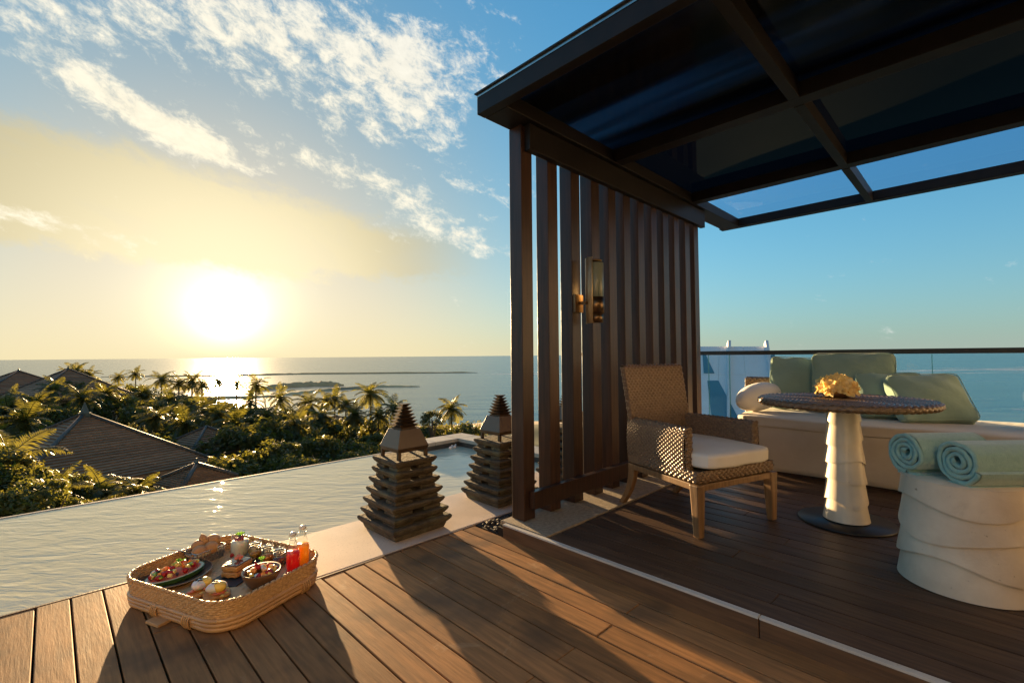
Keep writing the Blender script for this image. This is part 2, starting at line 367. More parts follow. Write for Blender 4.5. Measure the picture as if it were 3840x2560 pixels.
def glass(name, col, rough=.0, fres=1.5, tr=(1, 1, 1), base=.06):
    m_ = bpy.data.materials.new(name); m_.use_nodes = True; t = NT(m_.node_tree); t.n.remove(t.n['Principled BSDF']); MAT[name] = m_
    tb = t.node('ShaderNodeBsdfTransparent'); tb.inputs[0].default_value = (*tr, 1); g = t.node('ShaderNodeBsdfGlossy'); g.inputs['Roughness'].default_value = rough
    g.inputs[0].default_value = (*col, 1)
    f = t.node('ShaderNodeFresnel'); f.inputs[0].default_value = fres; mx = t.node('ShaderNodeMixShader')
    t.l.new(t.m('MULTIPLY', t.m('MAXIMUM', f.outputs[0], base), t.m('SUBTRACT', 1.0, t.node('ShaderNodeNewGeometry').outputs['Backfacing'])), mx.inputs[0]); t.l.new(tb.outputs[0], mx.inputs[1]); t.l.new(g.outputs[0], mx.inputs[2])
    t.l.new(mx.outputs[0], t.n['Material Output'].inputs[0]); return m_
glass('clear_glass', (1, 1, 1), .0, 1.45, (.97, .99, .98))
glass('rail_glass', (.9, 1, 1), .0, 1.3, (.95, .985, .985), .03)
glass('glass_edge', (.6, .9, .85), .15, 1.5, (.25, .5, .47), .35)
glass('tinted_pane', (.75, .85, 1), .02, 1.35, (.80, .88, .97))
glass('smoked_pane', (.55, .6, .68), .02, 1.6, (.045, .058, .074), .06)
mat('lamp_glass', (.24, .27, .21), (.16, .19, .15), rough=.3, scale=6, spec=.7, coat=.4)
pm_ = bpy.data.materials.new('streaky_panel'); pm_.use_nodes = True; t = NT(pm_.node_tree); b = t.n['Principled BSDF']; MAT['streaky_panel'] = pm_
P = t.node('ShaderNodeNewGeometry').outputs['Position']; X_, Y_, Z_ = t.sep(P)
nz = t.noise(t.xyz(t.m('MULTIPLY', X_, 3.4), t.m('MULTIPLY', Y_, .18), 4.0), 1, 3, .5, .3); k = t.m('MULTIPLY', t.mapr(nz, .40, .78, smooth=True), .8)
b.inputs['Base Color'].default_value = (.008, .008, .010, 1); b.inputs['Roughness'].default_value = .14
tb = t.node('ShaderNodeBsdfTransparent'); t.put(tb.inputs[0], t.mix(k, (.0, .0, .0), (.40, .52, .64))); mx = t.node('ShaderNodeMixShader'); mx.inputs[0].default_value = .6
t.l.new(b.outputs[0], mx.inputs[1]); t.l.new(tb.outputs[0], mx.inputs[2]); t.l.new(mx.outputs[0], t.n['Material Output'].inputs[0])
mat('ceiling_panel', (.010, .011, .014), (.006, .007, .009), rough=.13, scale=3, stretch=(1, 6, 1), spec=.6, rvar=.10)
# ------------------------------------------------------------------ water materials
def water_mat(name, deep, rough, waves, foam=None):
    m_ = bpy.data.materials.new(name); m_.use_nodes = True; t = NT(m_.node_tree); b = t.n['Principled BSDF']; MAT[name] = m_
    P = t.node('ShaderNodeNewGeometry').outputs['Position']; x, y, z = t.sep(P)
    dep = t.m('ADD', t.m('MULTIPLY', x, .7045), t.m('MULTIPLY', y, .709)); lat = t.m('SUBTRACT', t.m('MULTIPLY', x, .7095), t.m('MULTIPLY', y, .7047))
    h = 0.0
    for sa, sb, det, amp, dist in waves:
        q = t.xyz(t.m('MULTIPLY', lat, sa), t.m('MULTIPLY', dep, sb), amp * 7.3)
        h = t.m('ADD', h, t.m('MULTIPLY', t.noise(q, 1.0, det, .55, dist), amp))
    bp = t.node('ShaderNodeBump'); bp.inputs['Strength'].default_value = 1.0; bp.inputs['Distance'].default_value = 1.0
    t.put(bp.inputs['Height'], h); t.l.new(bp.outputs[0], b.inputs['Normal'])
    c = t.mix(t.noise(t.scale(P, (.004, .004, .004)) if foam else P, 1.0, 3), deep[0], deep[1])
    b.inputs['IOR'].default_value = 1.333; b.inputs['Roughness'].default_value = rough
    if foam:
        q = t.xyz(t.m('MULTIPLY', lat, .010), t.m('MULTIPLY', dep, .055), 2.0); n = t.noise(q, 1.0, 6, .6, .8)
        band = t.m('MAXIMUM', t.m('MULTIPLY', t.mapr(dep, 270, 330, smooth=True), t.mapr(dep, 470, 380, smooth=True)),
                   t.m('MULTIPLY', t.mapr(dep, 90, 110, smooth=True), t.mapr(dep, 200, 140, .0, .42, smooth=True)))
        right = t.mapr(lat, -60, 60, .35, 1.0, smooth=True)
        f = t.mapr(t.m('ADD', n, t.m('MULTIPLY', t.m('MULTIPLY', band, right), .16)), .66, .76, smooth=True)
        f = t.m('MULTIPLY', f, t.mapr(t.noise(t.scale(P, (.25, .25, .25)), 1.0, 5, .7), .35, .6, .3, 1))
        c = t.mix(f, c, (.72, .74, .74)); t.put(b.inputs['Roughness'], t.m('ADD', rough, t.m('MULTIPLY', f, .5)))
    t.put(b.inputs['Base Color'], c); return m_
water_mat('sea_water', ((.035, .120, .145), (.05, .155, .175)), .24, [(.015, .09, 5, .62, .4), (.12, .42, 4, .16, .3), (.7, 1.6, 3, .04, .2)], foam=True)
water_mat('pool_water', ((.56, .54, .39), (.62, .60, .44)), .03, [(1.3, 3.6, 3, .0030, .5), (4.2, 11.5, 3, .0050, .6), (11.0, 28.0, 2, .0008, .3)])

# ------------------------------------------------------------------ setting: terrace
X0 = -.026; PW = .1116; GAP = .0065
def struct(name, mb, m_, parent=None, **kw):
    o = mb.build(name, m_, parent, **kw)
    if parent is None: o['kind'] = 'structure'
    return o
deck = struct('lower_deck', MB().box(-2.2, 1.99, -2.6, 2.99, -.16, -.045), 'under_deck')
joints = {14: [1.092, -1.1], 12: [1.107, -1.3], 10: [1.11], 16: [1.093], 3: [2.363], 6: [.2], 8: [-.4], 0: [1.2], -3: [1.6], 4: [-.9], 11: [.1]}
rnd = random.Random(3)
def plank(parent, x0, x1, y0, y1, z, m_, th=.028, bev=.003):
    o = MB().box(x0, x1, y0, y1, -th, 0).build('plank', m_, parent, bevel=bev, seg=2); o.location.z = z + rnd.uniform(-.0012, .0012); o.rotation_euler.y = R(rnd.uniform(-.12, .12)) * 0; return o
for k in range(-19, 18):
    a = X0 + k * PW + GAP / 2; b = X0 + (k + 1) * PW - GAP / 2
    if k == 17: b = 1.972
    end = 2.985 if k < 8 else 2.345
    cuts = sorted([-2.5] + joints.get(k, []) + [end])
    for c0, c1 in zip(cuts, cuts[1:]): plank(deck, a, b, c0 + .0015, c1 - .0015, 0, 'deck_wood')
edge = MB().box(-2.2, X0 + 8 * PW - .004, 2.990, 3.006, -.14, .001); edge.build('edge_strip', 'riser_wood', deck, bevel=.002)
MB().box(X0 + 8 * PW + .002, 1.99, 2.349, 2.363, -.1, .001).build('edge_strip', 'riser_wood', deck, bevel=.002)

ledge = struct('stone_ledge', MB().box(X0 + 8 * PW, 5.4, 2.367, 2.985, -.3, .002), 'ledge_stone', bevel=.006)
step = struct('step', MB().box(1.978, 5.56, -2.6, 2.13, -.14, .048), 'under_deck')
for y0, y1 in ((-2.6, -.55), (-.545, .632), (.636, 2.068)): MB().box(1.964, 1.984, y0, y1, -.03, .071).build('riser', 'riser_wood', step, bevel=.002)
for y0, y1 in ((-2.6, -.55), (-.545, .632), (.636, 2.068)): MB().box(1.962, 1.9905, y0, y1, .072, .081).build('nosing', 'white_paint', step, bevel=.0015)
up = struct('upper_deck', MB().box(1.992, 5.56, -2.59, 1.738, .0485, .0515), 'under_deck')
UP = .1145
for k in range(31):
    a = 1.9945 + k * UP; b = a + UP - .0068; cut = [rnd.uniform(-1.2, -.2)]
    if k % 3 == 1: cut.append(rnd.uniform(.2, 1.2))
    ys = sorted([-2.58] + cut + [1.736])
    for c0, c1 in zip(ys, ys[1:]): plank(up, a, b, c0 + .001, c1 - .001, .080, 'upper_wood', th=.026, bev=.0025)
pad = struct('stone_strip', MB().box(1.994, 5.5, 1.745, 2.125, .0485, .060), 'dark_stone')
for i in range(6):
    a = 1.996 + i * .585; MB().box(a, min(a + .579, 5.5), 1.747, 2.122, .0605, .0835).build('paving_slab', 'pad_stone', pad, bevel=.004)
pb = MB(); rp = random.Random(5)
for i in range(70):
    x = rp.uniform(2.01, 2.30); y = rp.uniform(2.150, 2.335); r = rp.uniform(.008, .016)
    pb.ell((x, y, .000 + r * .3), (r, r * rp.uniform(.7, 1), r * .7), 8, 5)
tag(pb.build('pebbles', 'pebble'), 'dark shiny pebbles filling the gap between the wooden post and the pale ledge', 'pebbles', kind='stuff')
struct('gravel_bed', MB().box(1.992, 5.4, 2.131, 2.366, -.14, -.004), 'under_deck')

# pool
pool = struct('pool_water', MB().add([(-9, 2.985, -.034), (3.68, 2.985, -.034), (3.68, 4.955, -.034), (-9, 4.955, -.034)], [(0, 1, 2, 3)]), 'pool_water')
struct('pool_edge', MB().box(-9, 3.02, 4.957, 4.985, -.6, -.029), 'coping_stone', bevel=.004)
cop = struct('pool_coping', MB().box(3.02, 3.96, 4.690, 4.975, -.6, .018).box(3.690, 3.96, 2.99, 4.689, -.6, .018), 'dark_stone')
for a, b in ((3.00, 3.33), (3.334, 3.676)): MB().box(a, b, 4.683, 4.99, .0185, .060).build('coping_slab', 'coping_stone', cop, bevel=.004)
MB().box(3.680, 3.98, 4.683, 4.99, .0185, .060).build('coping_slab', 'coping_stone', cop, bevel=.004)
for a, b in ((4.12, 4.679), (3.56, 4.116), (3.0, 3.556)): MB().box(3.683, 3.98, a, b, .0185, .060).build('coping_slab', 'coping_stone', cop, bevel=.004)
for i, (x, y) in enumerate(((3.50, 4.60), (3.57, 4.62))):
    f = MB().ell((0, 0, 0), (.028, .02, .020), 12, 8).ell((.02, 0, .022), (.010, .010, .012), 8, 6)
    tag(f.build('pool_float', 'float_white', loc=(x, y, -.022)), ('left' if i == 0 else 'right') + ' one of two tiny white floats in the far pool corner', 'float', 'white floats in the pool corner')
struct('terrace_wall', MB().box(-9, 5.58, -6, 4.955, -12.0, -.62).box(5.42, 5.58, -2.6, 2.95, -.6, .046), 'coping_stone')

# ------------------------------------------------------------------ pergola
pg = thing('pergola', 'dark timber pergola with slatted side screen and glazed flat canopy over the raised deck', 'pergola', (2.08, 2.05, .083))
def pp(name, mb, m_, parent=pg, **kw):
    o = mb.build(name, m_, parent, **kw); o.location = -Vector(pg.location); return o
sx = [2.075, 2.328, 2.578, 2.820, 3.045, 3.261, 3.482, 3.706, 3.922, 4.135, 4.364, 4.568]
for i, x in enumerate(sx):
    pp('slat' if i else 'post', MB().box(x, x + .100, 1.995, 2.100, .0845, 2.548), 'dark_wood', bevel=.003)
pp('bottom_rail', MB().box(2.12, 4.70, 1.948, 1.9935, .155, .263), 'dark_wood', bevel=.003)
pp('header', MB().box(2.105, 4.72, 1.945, 1.9935, 2.384, 2.548), 'dark_frame', bevel=.003)
pp('side_beam', MB().box(1.872, 5.548, 1.908, 2.100, 2.5495, 2.640), 'dark_frame', bevel=.003)
fa = pp('fascia', MB().box(1.808, 1.870, -3.2, 2.102, 2.550, 2.652), 'dark_frame', bevel=.003)
fl = MB().box(1.795, 1.90, -3.2, 2.112, 2.672, 2.680).build('flashing', 'black_metal', fa)
MB().box(1.806, 1.868, -3.2, 2.100, 2.653, 2.671).build('flashing_strip', 'steel', fa)
for x0, x1 in ((2.995, 3.100), (4.335, 4.440)): pp('beam', MB().box(x0, x1, -3.2, 1.906, 2.550, 2.640), 'dark_frame', bevel=.003)
pp('beam', MB().box(5.552, 5.650, -3.2, 2.124, 2.550, 2.640), 'dark_frame', bevel=.003)
for y in (.685, -.50, -1.7):
    for a, b in ((1.872, 2.993), (3.102, 4.333), (4.442, 5.550)): pp('cross_beam', MB().box(a, b, y, y + .056, 2.548, 2.641), 'dark_frame', bevel=.002)
ys = [(-2.8, -1.702), (-1.642, -.502), (-.442, .683), (.743, 1.906)]
for c, (x0, x1, m_) in enumerate(((1.872, 2.993, 'streaky_panel'), (3.102, 4.333, 'smoked_pane'), (4.442, 5.550, 'tinted_pane'))):
    for y0, y1 in ys: pp('ceiling_panel' if c == 0 else 'glass_pane', MB().box(x0 - .02, x1 + .02, y0 - .02, y1 + .02, 2.6415, 2.650), m_)

# wall lamp on the third slat
lp = thing('wall_lamp', 'brass wall lamp with ribbed glass cylinder fixed to a slat of the screen', 'lamp', (2.63, 1.993, 1.46))
MB().box(-.046, .046, -.020, 0, -.062, .062).build('back_plate', 'dark_brass', lp, bevel=.002)
MB().box(-.012, .012, -.085, -.021, -.010, .010).build('arm', 'dark_brass', lp)
cx, cy = .078, -.105
MB().lathe([(.052, -.098), (.055, .096), (.055, .25), (.049, .25), (.046, -.098)], 40, (cx, cy, .03), closed=True).build('glass_shade', 'lamp_glass', lp)
rb = MB()
for i in range(30): rb.tube([(cx + .0553 * math.cos(a * math.pi / 12), cy + .0553 * math.sin(a * math.pi / 12), .052 + i * .0075) for a in range(24)], .0011, 4, closed=True)
o = rb.build('glass_ribs', 'lamp_glass', lp); o['kind'] = 'stuff'
MB().lathe([(.0, -.10), (.0575, -.10), (.0575, .012), (.0, .012)], 36, (cx, cy, .03)).build('lamp_base', 'dark_brass', lp)
MB().lathe([(.0, -.165), (.049, -.165), (.049, -.102), (.0, -.102)], 36, (cx, cy, .03)).build('lamp_foot', 'dark_brass', lp)
MB().lathe([(0, .262), (.047, .262), (.047, .272), (0, .272)], 36, (cx, cy, .03)).build('lamp_cap', 'dark_brass', lp)
MB().grid(lambda u, v: Vector((cx + .072 * math.cos(R(148) + (u - .5) * 1.7), cy + .072 * math.sin(R(148) + (u - .5) * 1.7), -.14 + v * .455)), 20, 2).build('brass_shield', 'brass', lp).modifiers.new('solid', 'SOLIDIFY').thickness = .006

# railing
rl = thing('glass_railing', 'frameless glass balustrade with slim dark handrail behind the daybed', 'railing', (5.5, 1.0, .05))
def rr(name, mb, m_, **kw):
    o = mb.build(name, m_, rl, **kw); o.location = -Vector(rl.location); return o
rr('handrail', MB().box(5.47, 5.53, -2.6, 4.3, 1.086, 1.131), 'black_metal', bevel=.003)
for y0, y1 in ((-2.6, -1.2), (-1.188, .30), (.312, 2.018), (2.034, 2.255), (2.275, 4.3)):
    rr('glass_pane', MB().box(5.494, 5.506, y0, y1, .051, 1.085), 'rail_glass')
    rr('pane_edge', MB().box(5.493, 5.507, y1 + .0005, y1 + .007, .051, 1.085), 'glass_edge')
# ------------------------------------------------------------------ carved stone lanterns
def lantern(x, y, label):
    t = thing('stone_lantern', label, 'lantern', (x, y, .002), 0, 'pagoda lanterns along the pool ledge')
    sides = [.436, .408, .382, .358, .334, .311, .304]; z = 0.0
    for i, s_ in enumerate(sides):
        h = s_ / 2; zt = .070 + i * .0645 + (.012 if i == 0 else 0)
        m_ = MB()
        if i == 0: m_.frus(0, 0, h - .038, 0, h - .026, .032); m_.frus(0, 0, h - .026, .032, h - .002, .058).frus(0, 0, h - .002, .058, h, .076).frus(0, 0, h, .076, h - .008, .082); zt = .082
        else: m_.frus(0, 0, h - .024, zt - .044, h - .002, zt - .018).frus(0, 0, h - .002, zt - .018, h, zt - .003).frus(0, 0, h, zt - .003, h - .006, zt)
        o_ = m_.build('tier_slab', 'carved_stone', t, bevel=.006, seg=2); o_.rotation_euler.z = R(rnd.uniform(-1.6, 1.6)); o_.location = (rnd.uniform(-.003, .003), rnd.uniform(-.003, .003), 0)
        if i < 6:
            n = sides[i + 1] / 2 - .024; g = n * .24; q = n - .005
            z0 = zt; z1 = .070 + (i + 1) * .0645 - .044
            for ax in (-1, 1):
                for ay in (-1, 1):
                    a0, a1 = sorted((ax * g, ax * n)); b0, b1 = sorted((ay * g, ay * n))
                    MB().box(a0, a1, b0, b1, z0 + .0004, z1 - .0004).build('tier_block', 'carved_stone', t, bevel=.004)
    zt = .070 + 6 * .0645
    for ax in (-1, 1):
        for ay in (-1, 1): MB().box(ax * .098 - .010, ax * .098 + .010, ay * .098 - .010, ay * .098 + .010, zt, zt + .045).build('foot', 'bronze', t)
    z0 = zt + .042
    hd = MB().frus(0, 0, .104, z0, .113, z0 + .026).build('hood_skirt', 'bronze', t, bevel=.0015)
    MB().frus(0, 0, .113, z0 + .0263, .072, z0 + .135).build('hood', 'pale_bronze', t, bevel=.0015)
    zz = z0 + .1355
    MB().box(-.058, .058, -.058, .058, zz, zz + .010).build('collar', 'bronze', t)
    zz += .0105
    for i in range(7):
        a = .069 - i * .0060; MB().frus(0, 0, a - .020, zz + i * .0212, a, zz + i * .0212 + .0205).build('spire_tier', 'bronze', t)
    return t
lantern(1.640, 2.650, 'stone pagoda lantern nearest the breakfast tray, fully in view on the pale ledge')
lantern(2.495, 2.650, 'stone pagoda lantern half hidden behind the corner post of the slat screen')
lantern(3.350, 2.650, 'stone pagoda lantern glimpsed through the narrow gaps of the slat screen')

# ------------------------------------------------------------------ wicker armchair
ch = thing('armchair', 'woven wicker armchair with white seat cushion and splayed teak legs', 'armchair', (2.967, 1.360, .0815), R(-18.0))
ZF = .292
for sx_, x0 in ((-1, -.305), (1, .325)):
    x1 = x0 - sx_ * .0
    MB().hexa([(x0 - .022, -.362, 0), (x0 + .022, -.362, 0), (x0 + .022, -.322, 0), (x0 - .022, -.322, 0), (x0 - .031, -.366, ZF), (x0 + .031, -.366, ZF), (x0 + .031, -.306, ZF), (x0 - .031, -.306, ZF)]).build('leg', 'teak', ch, bevel=.006)
for sx_, xb, xt in ((-1, -.262, -.262), (1, .232, .275)):
    pts = [(xt, .235, ZF - .02), (xt, .250, .20), ((xb + xt) / 2, .285, .10), (xb, .345, 0)]; m_ = MB(); N_ = 8; vs = []
    for i in range(N_ + 1):
        u = i / N_; y = .235 + .115 * u ** 2.1; z = ZF - .02 - (ZF - .02) * u; x = xt + (xb - xt) * u; h1 = .030 - .010 * u
        vs += [(x - .018, y - h1, z), (x + .018, y - h1, z), (x + .018, y + h1, z), (x - .018, y + h1, z)]
    fs = [(0, 1, 2, 3), (4 * N_ + 3, 4 * N_ + 2, 4 * N_ + 1, 4 * N_)]
    for i in range(N_):
        for k in range(4): a = i * 4 + k; b = i * 4 + (k + 1) % 4; fs.append((a, a + 4, b + 4, b))
    m_.add(vs, fs).build('leg', 'teak', ch, bevel=.004)
def cw(y): return .322 - .055 * (y + .36) / .62     # half width of the seat plan at depth y
def rail(a, b, th=.03):
    a = Vector(a); b = Vector(b); d = (b - a).normalized(); n = Vector((-d.y, d.x, 0)) * th / 2
    return MB().hexa([a - n, b - n, b + n, a + n, *(p + Vector((0, 0, .036)) for p in (a - n, b - n, b + n, a + n))])
for a, b in (((-.276, -.345, .256), (.296, -.345, .256)), ((-.308, -.305, .256), (-.268, .26, .256)), ((.320, -.305, .256), (.278, .26, .256)), ((-.25, .245, .256), (.26, .245, .256))):
    rail(a, b).build('seat_rail', 'teak', ch, bevel=.004)
def wpart(name, fn, nu, nv, h, parent=ch, m_='wicker', **kw):
    mb = MB(); weave(mb, fn, nu, nv, h, **kw); o = mb.build(name, m_, parent); o['kind'] = 'stuff'; return o
Vc = Vector
# seat band
def band(u, v):
    z = ZF + .004 + v * .066; b_ = .010 * math.sin(math.pi * v); L1 = .60; L2 = .644; t_ = u * (2 * L1 + L2); r = .03
    if t_ < L1: y = .255 - t_; return Vc((-cw(y) - b_, y, z))
    if t_ < L1 + L2: k = (t_ - L1) / L2; return Vc((-cw(-.345) - b_ + k * (2 * cw(-.345) + 2 * b_ + .012), -.348 - b_ * (1 if .02 < k < .98 else .3), z))
    y = -.345 + (t_ - L1 - L2); return Vc((cw(y) + b_ + .012, y, z))
wpart('seat_band', band, 96, 5, .009)
MB().box(-.29, .30, -.335, .25, ZF + .01, ZF + .06).build('seat_deck', 'wicker', ch)
def arm(sx_):
    off = .012 if sx_ > 0 else 0
    def fn(u, v):
        y = -.262 + u * .54; x = cw(y) + off; top = .590 - ZF - .02 + .004 * math.sin(3 * u); th = .058; s_ = v * (2 * top + th)
        if s_ < top - .02: p = (x + .012 * math.sin(math.pi * s_ / top), ZF + .02 + s_)
        elif s_ < top + th + .02:
            k = (s_ - top + .02) / (th + .04); a_ = math.pi * k; p = (x - th / 2 + th / 2 * math.cos(a_), ZF + top + .0 + .030 * math.sin(a_) - .008)
        else: p = (x - th, ZF + .02 + 2 * top + th - s_)
        return Vc((sx_ * p[0], y, p[1]))
    return fn
wpart('arm', arm(-1), 32, 48, .0075, rev=True); wpart('arm', arm(1), 32, 48, .0075, rev=False)
def armcap(sx_):
    off = .012 if sx_ > 0 else 0
    def fn(u, v): x = cw(-.262) + off - u * .058; return Vc((sx_ * x, -.264 - .012 * math.sin(math.pi * u), ZF + .06 + v * (.235 + .012 * math.sin(math.pi * u))))
    return fn
wpart('arm_front', armcap(-1), 3, 13, .006, rev=False); wpart('arm_front', armcap(1), 3, 13, .006, rev=True)
def backf(u, v):
    x = (u - .5) * 2; L1 = .62; th = .045; L2 = .64; s_ = v * (L1 + th + L2); hw = .258
    if s_ < L1: z = .935 - L1 + s_; dy = 0
    elif s_ < L1 + th: z = .935 + .010 * math.sin(math.pi * (s_ - L1) / th); dy = s_ - L1
    else: z = .935 - (s_ - L1 - th); dy = th
    z += -.006 * x * x * 0; k = max(0, (z - .30) / .635)
    return Vc((x * (hw + .012 * k), .218 + .100 * k ** 1.4 + dy - .028 * (1 - x * x) * 0 + .018 * x * x * (-1), z))
wpart('backrest', backf, 32, 74, .0075, rev=False)
def bside(sx_):
    def fn(u, v):
        z = .33 + v * .603; k = max(0, (z - .30) / .635); return Vc((sx_ * (.258 + .012 * k + .008 * math.sin(math.pi * u)), .200 + .100 * k ** 1.4 + u * .045, z))
    return fn
wpart('backrest_edge', bside(-1), 3, 27, .006, rev=True); wpart('backrest_edge', bside(1), 3, 27, .006)
cu = MB(); rbox(cu, .285, .325, .052, 14, 7, .10, (.006, -.075, .412), wob=.0015); cu.build('seat_cushion', 'white_cloth', ch)
pipe = MB(); pts = []
for i in range(60):
    a_ = 2 * math.pi * i / 60; c_, s_ = math.cos(a_), math.sin(a_); k = (abs(c_) ** 7 + abs(s_) ** 7) ** (-1 / 7); pts.append((.006 + .284 * c_ * k, -.075 + .324 * s_ * k, .440))

# ------------------------------------------------------------------ pedestal table with flowers
TB = Vector((3.430, .600, .0815))
tb = thing('round_table', 'round woven table on a cream scalloped pedestal beside the armchair', 'table', TB)
MB().lathe([(0, 0), (.246, 0), (.250, .005), (.246, .012), (0, .013)], 64).build('base_plate', 'black_metal', tb)
def tier(parent, r0, r1, z0, z1, amp, ph, lobes, name='pedestal_tier', m_='cream_stone', th=.010, seg=72):
    """flared shell whose lower rim rises and falls in waves"""
    mb = MB(); vs = []; n = 7
    for j in range(n + 1):
        for k in range(seg):
            a_ = 2 * math.pi * k / seg; zb = z0 + amp * math.sin(lobes * a_ + ph) + amp * .45 * math.sin((lobes + 1) * a_ + 2 * ph)
            v = j / n; z = zb + (z1 - zb) * v; q_ = max(0, min(1, (z - z0) / (z1 - z0))); r = r1 + (r0 - r1) * (1 - q_) ** 1.25 + max(0, z0 - z) * .05
            vs.append((r * math.cos(a_), r * math.sin(a_), z))
    for k in range(seg):
        a_ = 2 * math.pi * k / seg; zb = z0 + amp * math.sin(lobes * a_ + ph) + amp * .45 * math.sin((lobes + 1) * a_ + 2 * ph); r = (vs[k][0] ** 2 + vs[k][1] ** 2) ** .5 - th
        vs.append((r * math.cos(a_), r * math.sin(a_), zb + .003))
    fs = [(j * seg + k, j * seg + (k + 1) % seg, (j + 1) * seg + (k + 1) % seg, (j + 1) * seg + k) for j in range(n) for k in range(seg)]
    inner = vs[(n + 1) * seg:]; vs = vs[:(n + 1) * seg]; mb.add(vs, fs, True)
    mb.add(inner + vs[:seg], [(k, (k + 1) % seg, seg + (k + 1) % seg, seg + k) for k in range(seg)], False)
    return mb.build(name, m_, parent)
prof = [(.109, .013), (.105, .10), (.100, .22), (.096, .34), (.092, .46), (.088, .58), (.084, .71)]
MB().lathe([(0, .013)] + [(r - .022, z) for r, z in prof] + [(0, .712)], 48).build('pedestal_core', 'cream_stone', tb)
zs = [.020, .125, .245, .365, .480, .600]; tops = [.150, .265, .385, .500, .620, .708]
for i, (a_, b_) in enumerate(zip(zs, tops)):
    tier(tb, .119 - i * .0053, .1005 - i * .0046, a_, b_, .016 if i else .0, i * 1.9 + 1.2, 1 + i % 2)
tops_ = MB()
RT = .458
def ttop(u, v):
    a_ = 2 * math.pi * u; s_ = v * 1.30
    if s_ < 1: r = .02 + (RT - .045) * s_ * 1.0; z = .742 - .004 * (s_ ** 4)
    elif s_ < 1.15: k = (s_ - 1) / .15; r = RT - .025 + .025 * math.sin(math.pi * k); z = .720 + .020 * math.cos(math.pi * k)
    else: k = (s_ - 1.15) / .15; r = RT - .025 - k * .12; z = .699
    return Vc((r * math.cos(a_), r * math.sin(a_), z))
weave(tops_, ttop, 130, 34, .006, cu=True, rev=True); o = tops_.build('woven_top', 'wicker', tb); o['kind'] = 'stuff'
MB().lathe([(0, .709), (.20, .709), (.20, .716), (0, .716)], 32).build('top_plate', 'black_metal', tb)

fl = thing('flower_arrangement', 'dome of yellow frangipani blossoms in a low wooden dish on the round table', 'flowers', TB + Vector((.012, .03, .7475)))
MB().lathe([(0, .002), (.062, .002), (.080, .018), (.083, .026), (.076, .024), (0, .012)], 32).build('dish', 'bowl_wood', fl)
pm = MB(); hm = MB(); rf = random.Random(11)
for k in range(5):
    a0 = 2 * math.pi * k / 5
    def pet(u, v, a0=a0):
        r = u * .036; w_ = .0165 * math.sin(math.pi * min(u * .86 + .10, 1)) ** .7 * (2 * v - 1); z = .026 * u ** .9 - .006 * u ** 3 + .004 * (2 * v - 1) * (1 if True else 0)
        x = r; y = w_ + .005 * u; return Vc((x * math.cos(a0) - y * math.sin(a0), x * math.sin(a0) + y * math.cos(a0), z))
    pm.grid(pet, 5, 4)
pme = pm.mesh('flower', 'petal'); hme = MB().ell((0, 0, .003), (.0075, .0075, .004), 8, 5).mesh('heart', 'petal_heart')
for i in range(56):
    th = math.acos(1 - (i + .5) / 56 * 1.02); a_ = i * 2.39996 + rf.uniform(-.15, .15); n = Vc((math.sin(th) * math.cos(a_), math.sin(th) * math.sin(a_), math.cos(th)))
    p = Vc((n.x * .090, n.y * .090, .036 + n.z * .076)) * rf.uniform(.95, 1.05)
    o = bpy.data.objects.new('blossom', pme); COL.objects.link(o); o.parent = fl; o.location = p
    o.rotation_mode = 'QUATERNION'; o.rotation_quaternion = (n + Vc((rf.uniform(-.3, .3), rf.uniform(-.3, .3), rf.uniform(-.2, .2)))).to_track_quat('Z', 'Y') @ Vc((0, 0, 1)).rotation_difference(Vc((0, 0, 1)))
    s_ = rf.uniform(.85, 1.15); o.scale = (s_, s_, s_)
    h_ = bpy.data.objects.new('blossom_heart', hme); COL.objects.link(h_); h_.parent = o
MB().ell((0, 0, .04), (.066, .066, .05), 20, 12).build('foliage_core', 'petal_heart', fl)

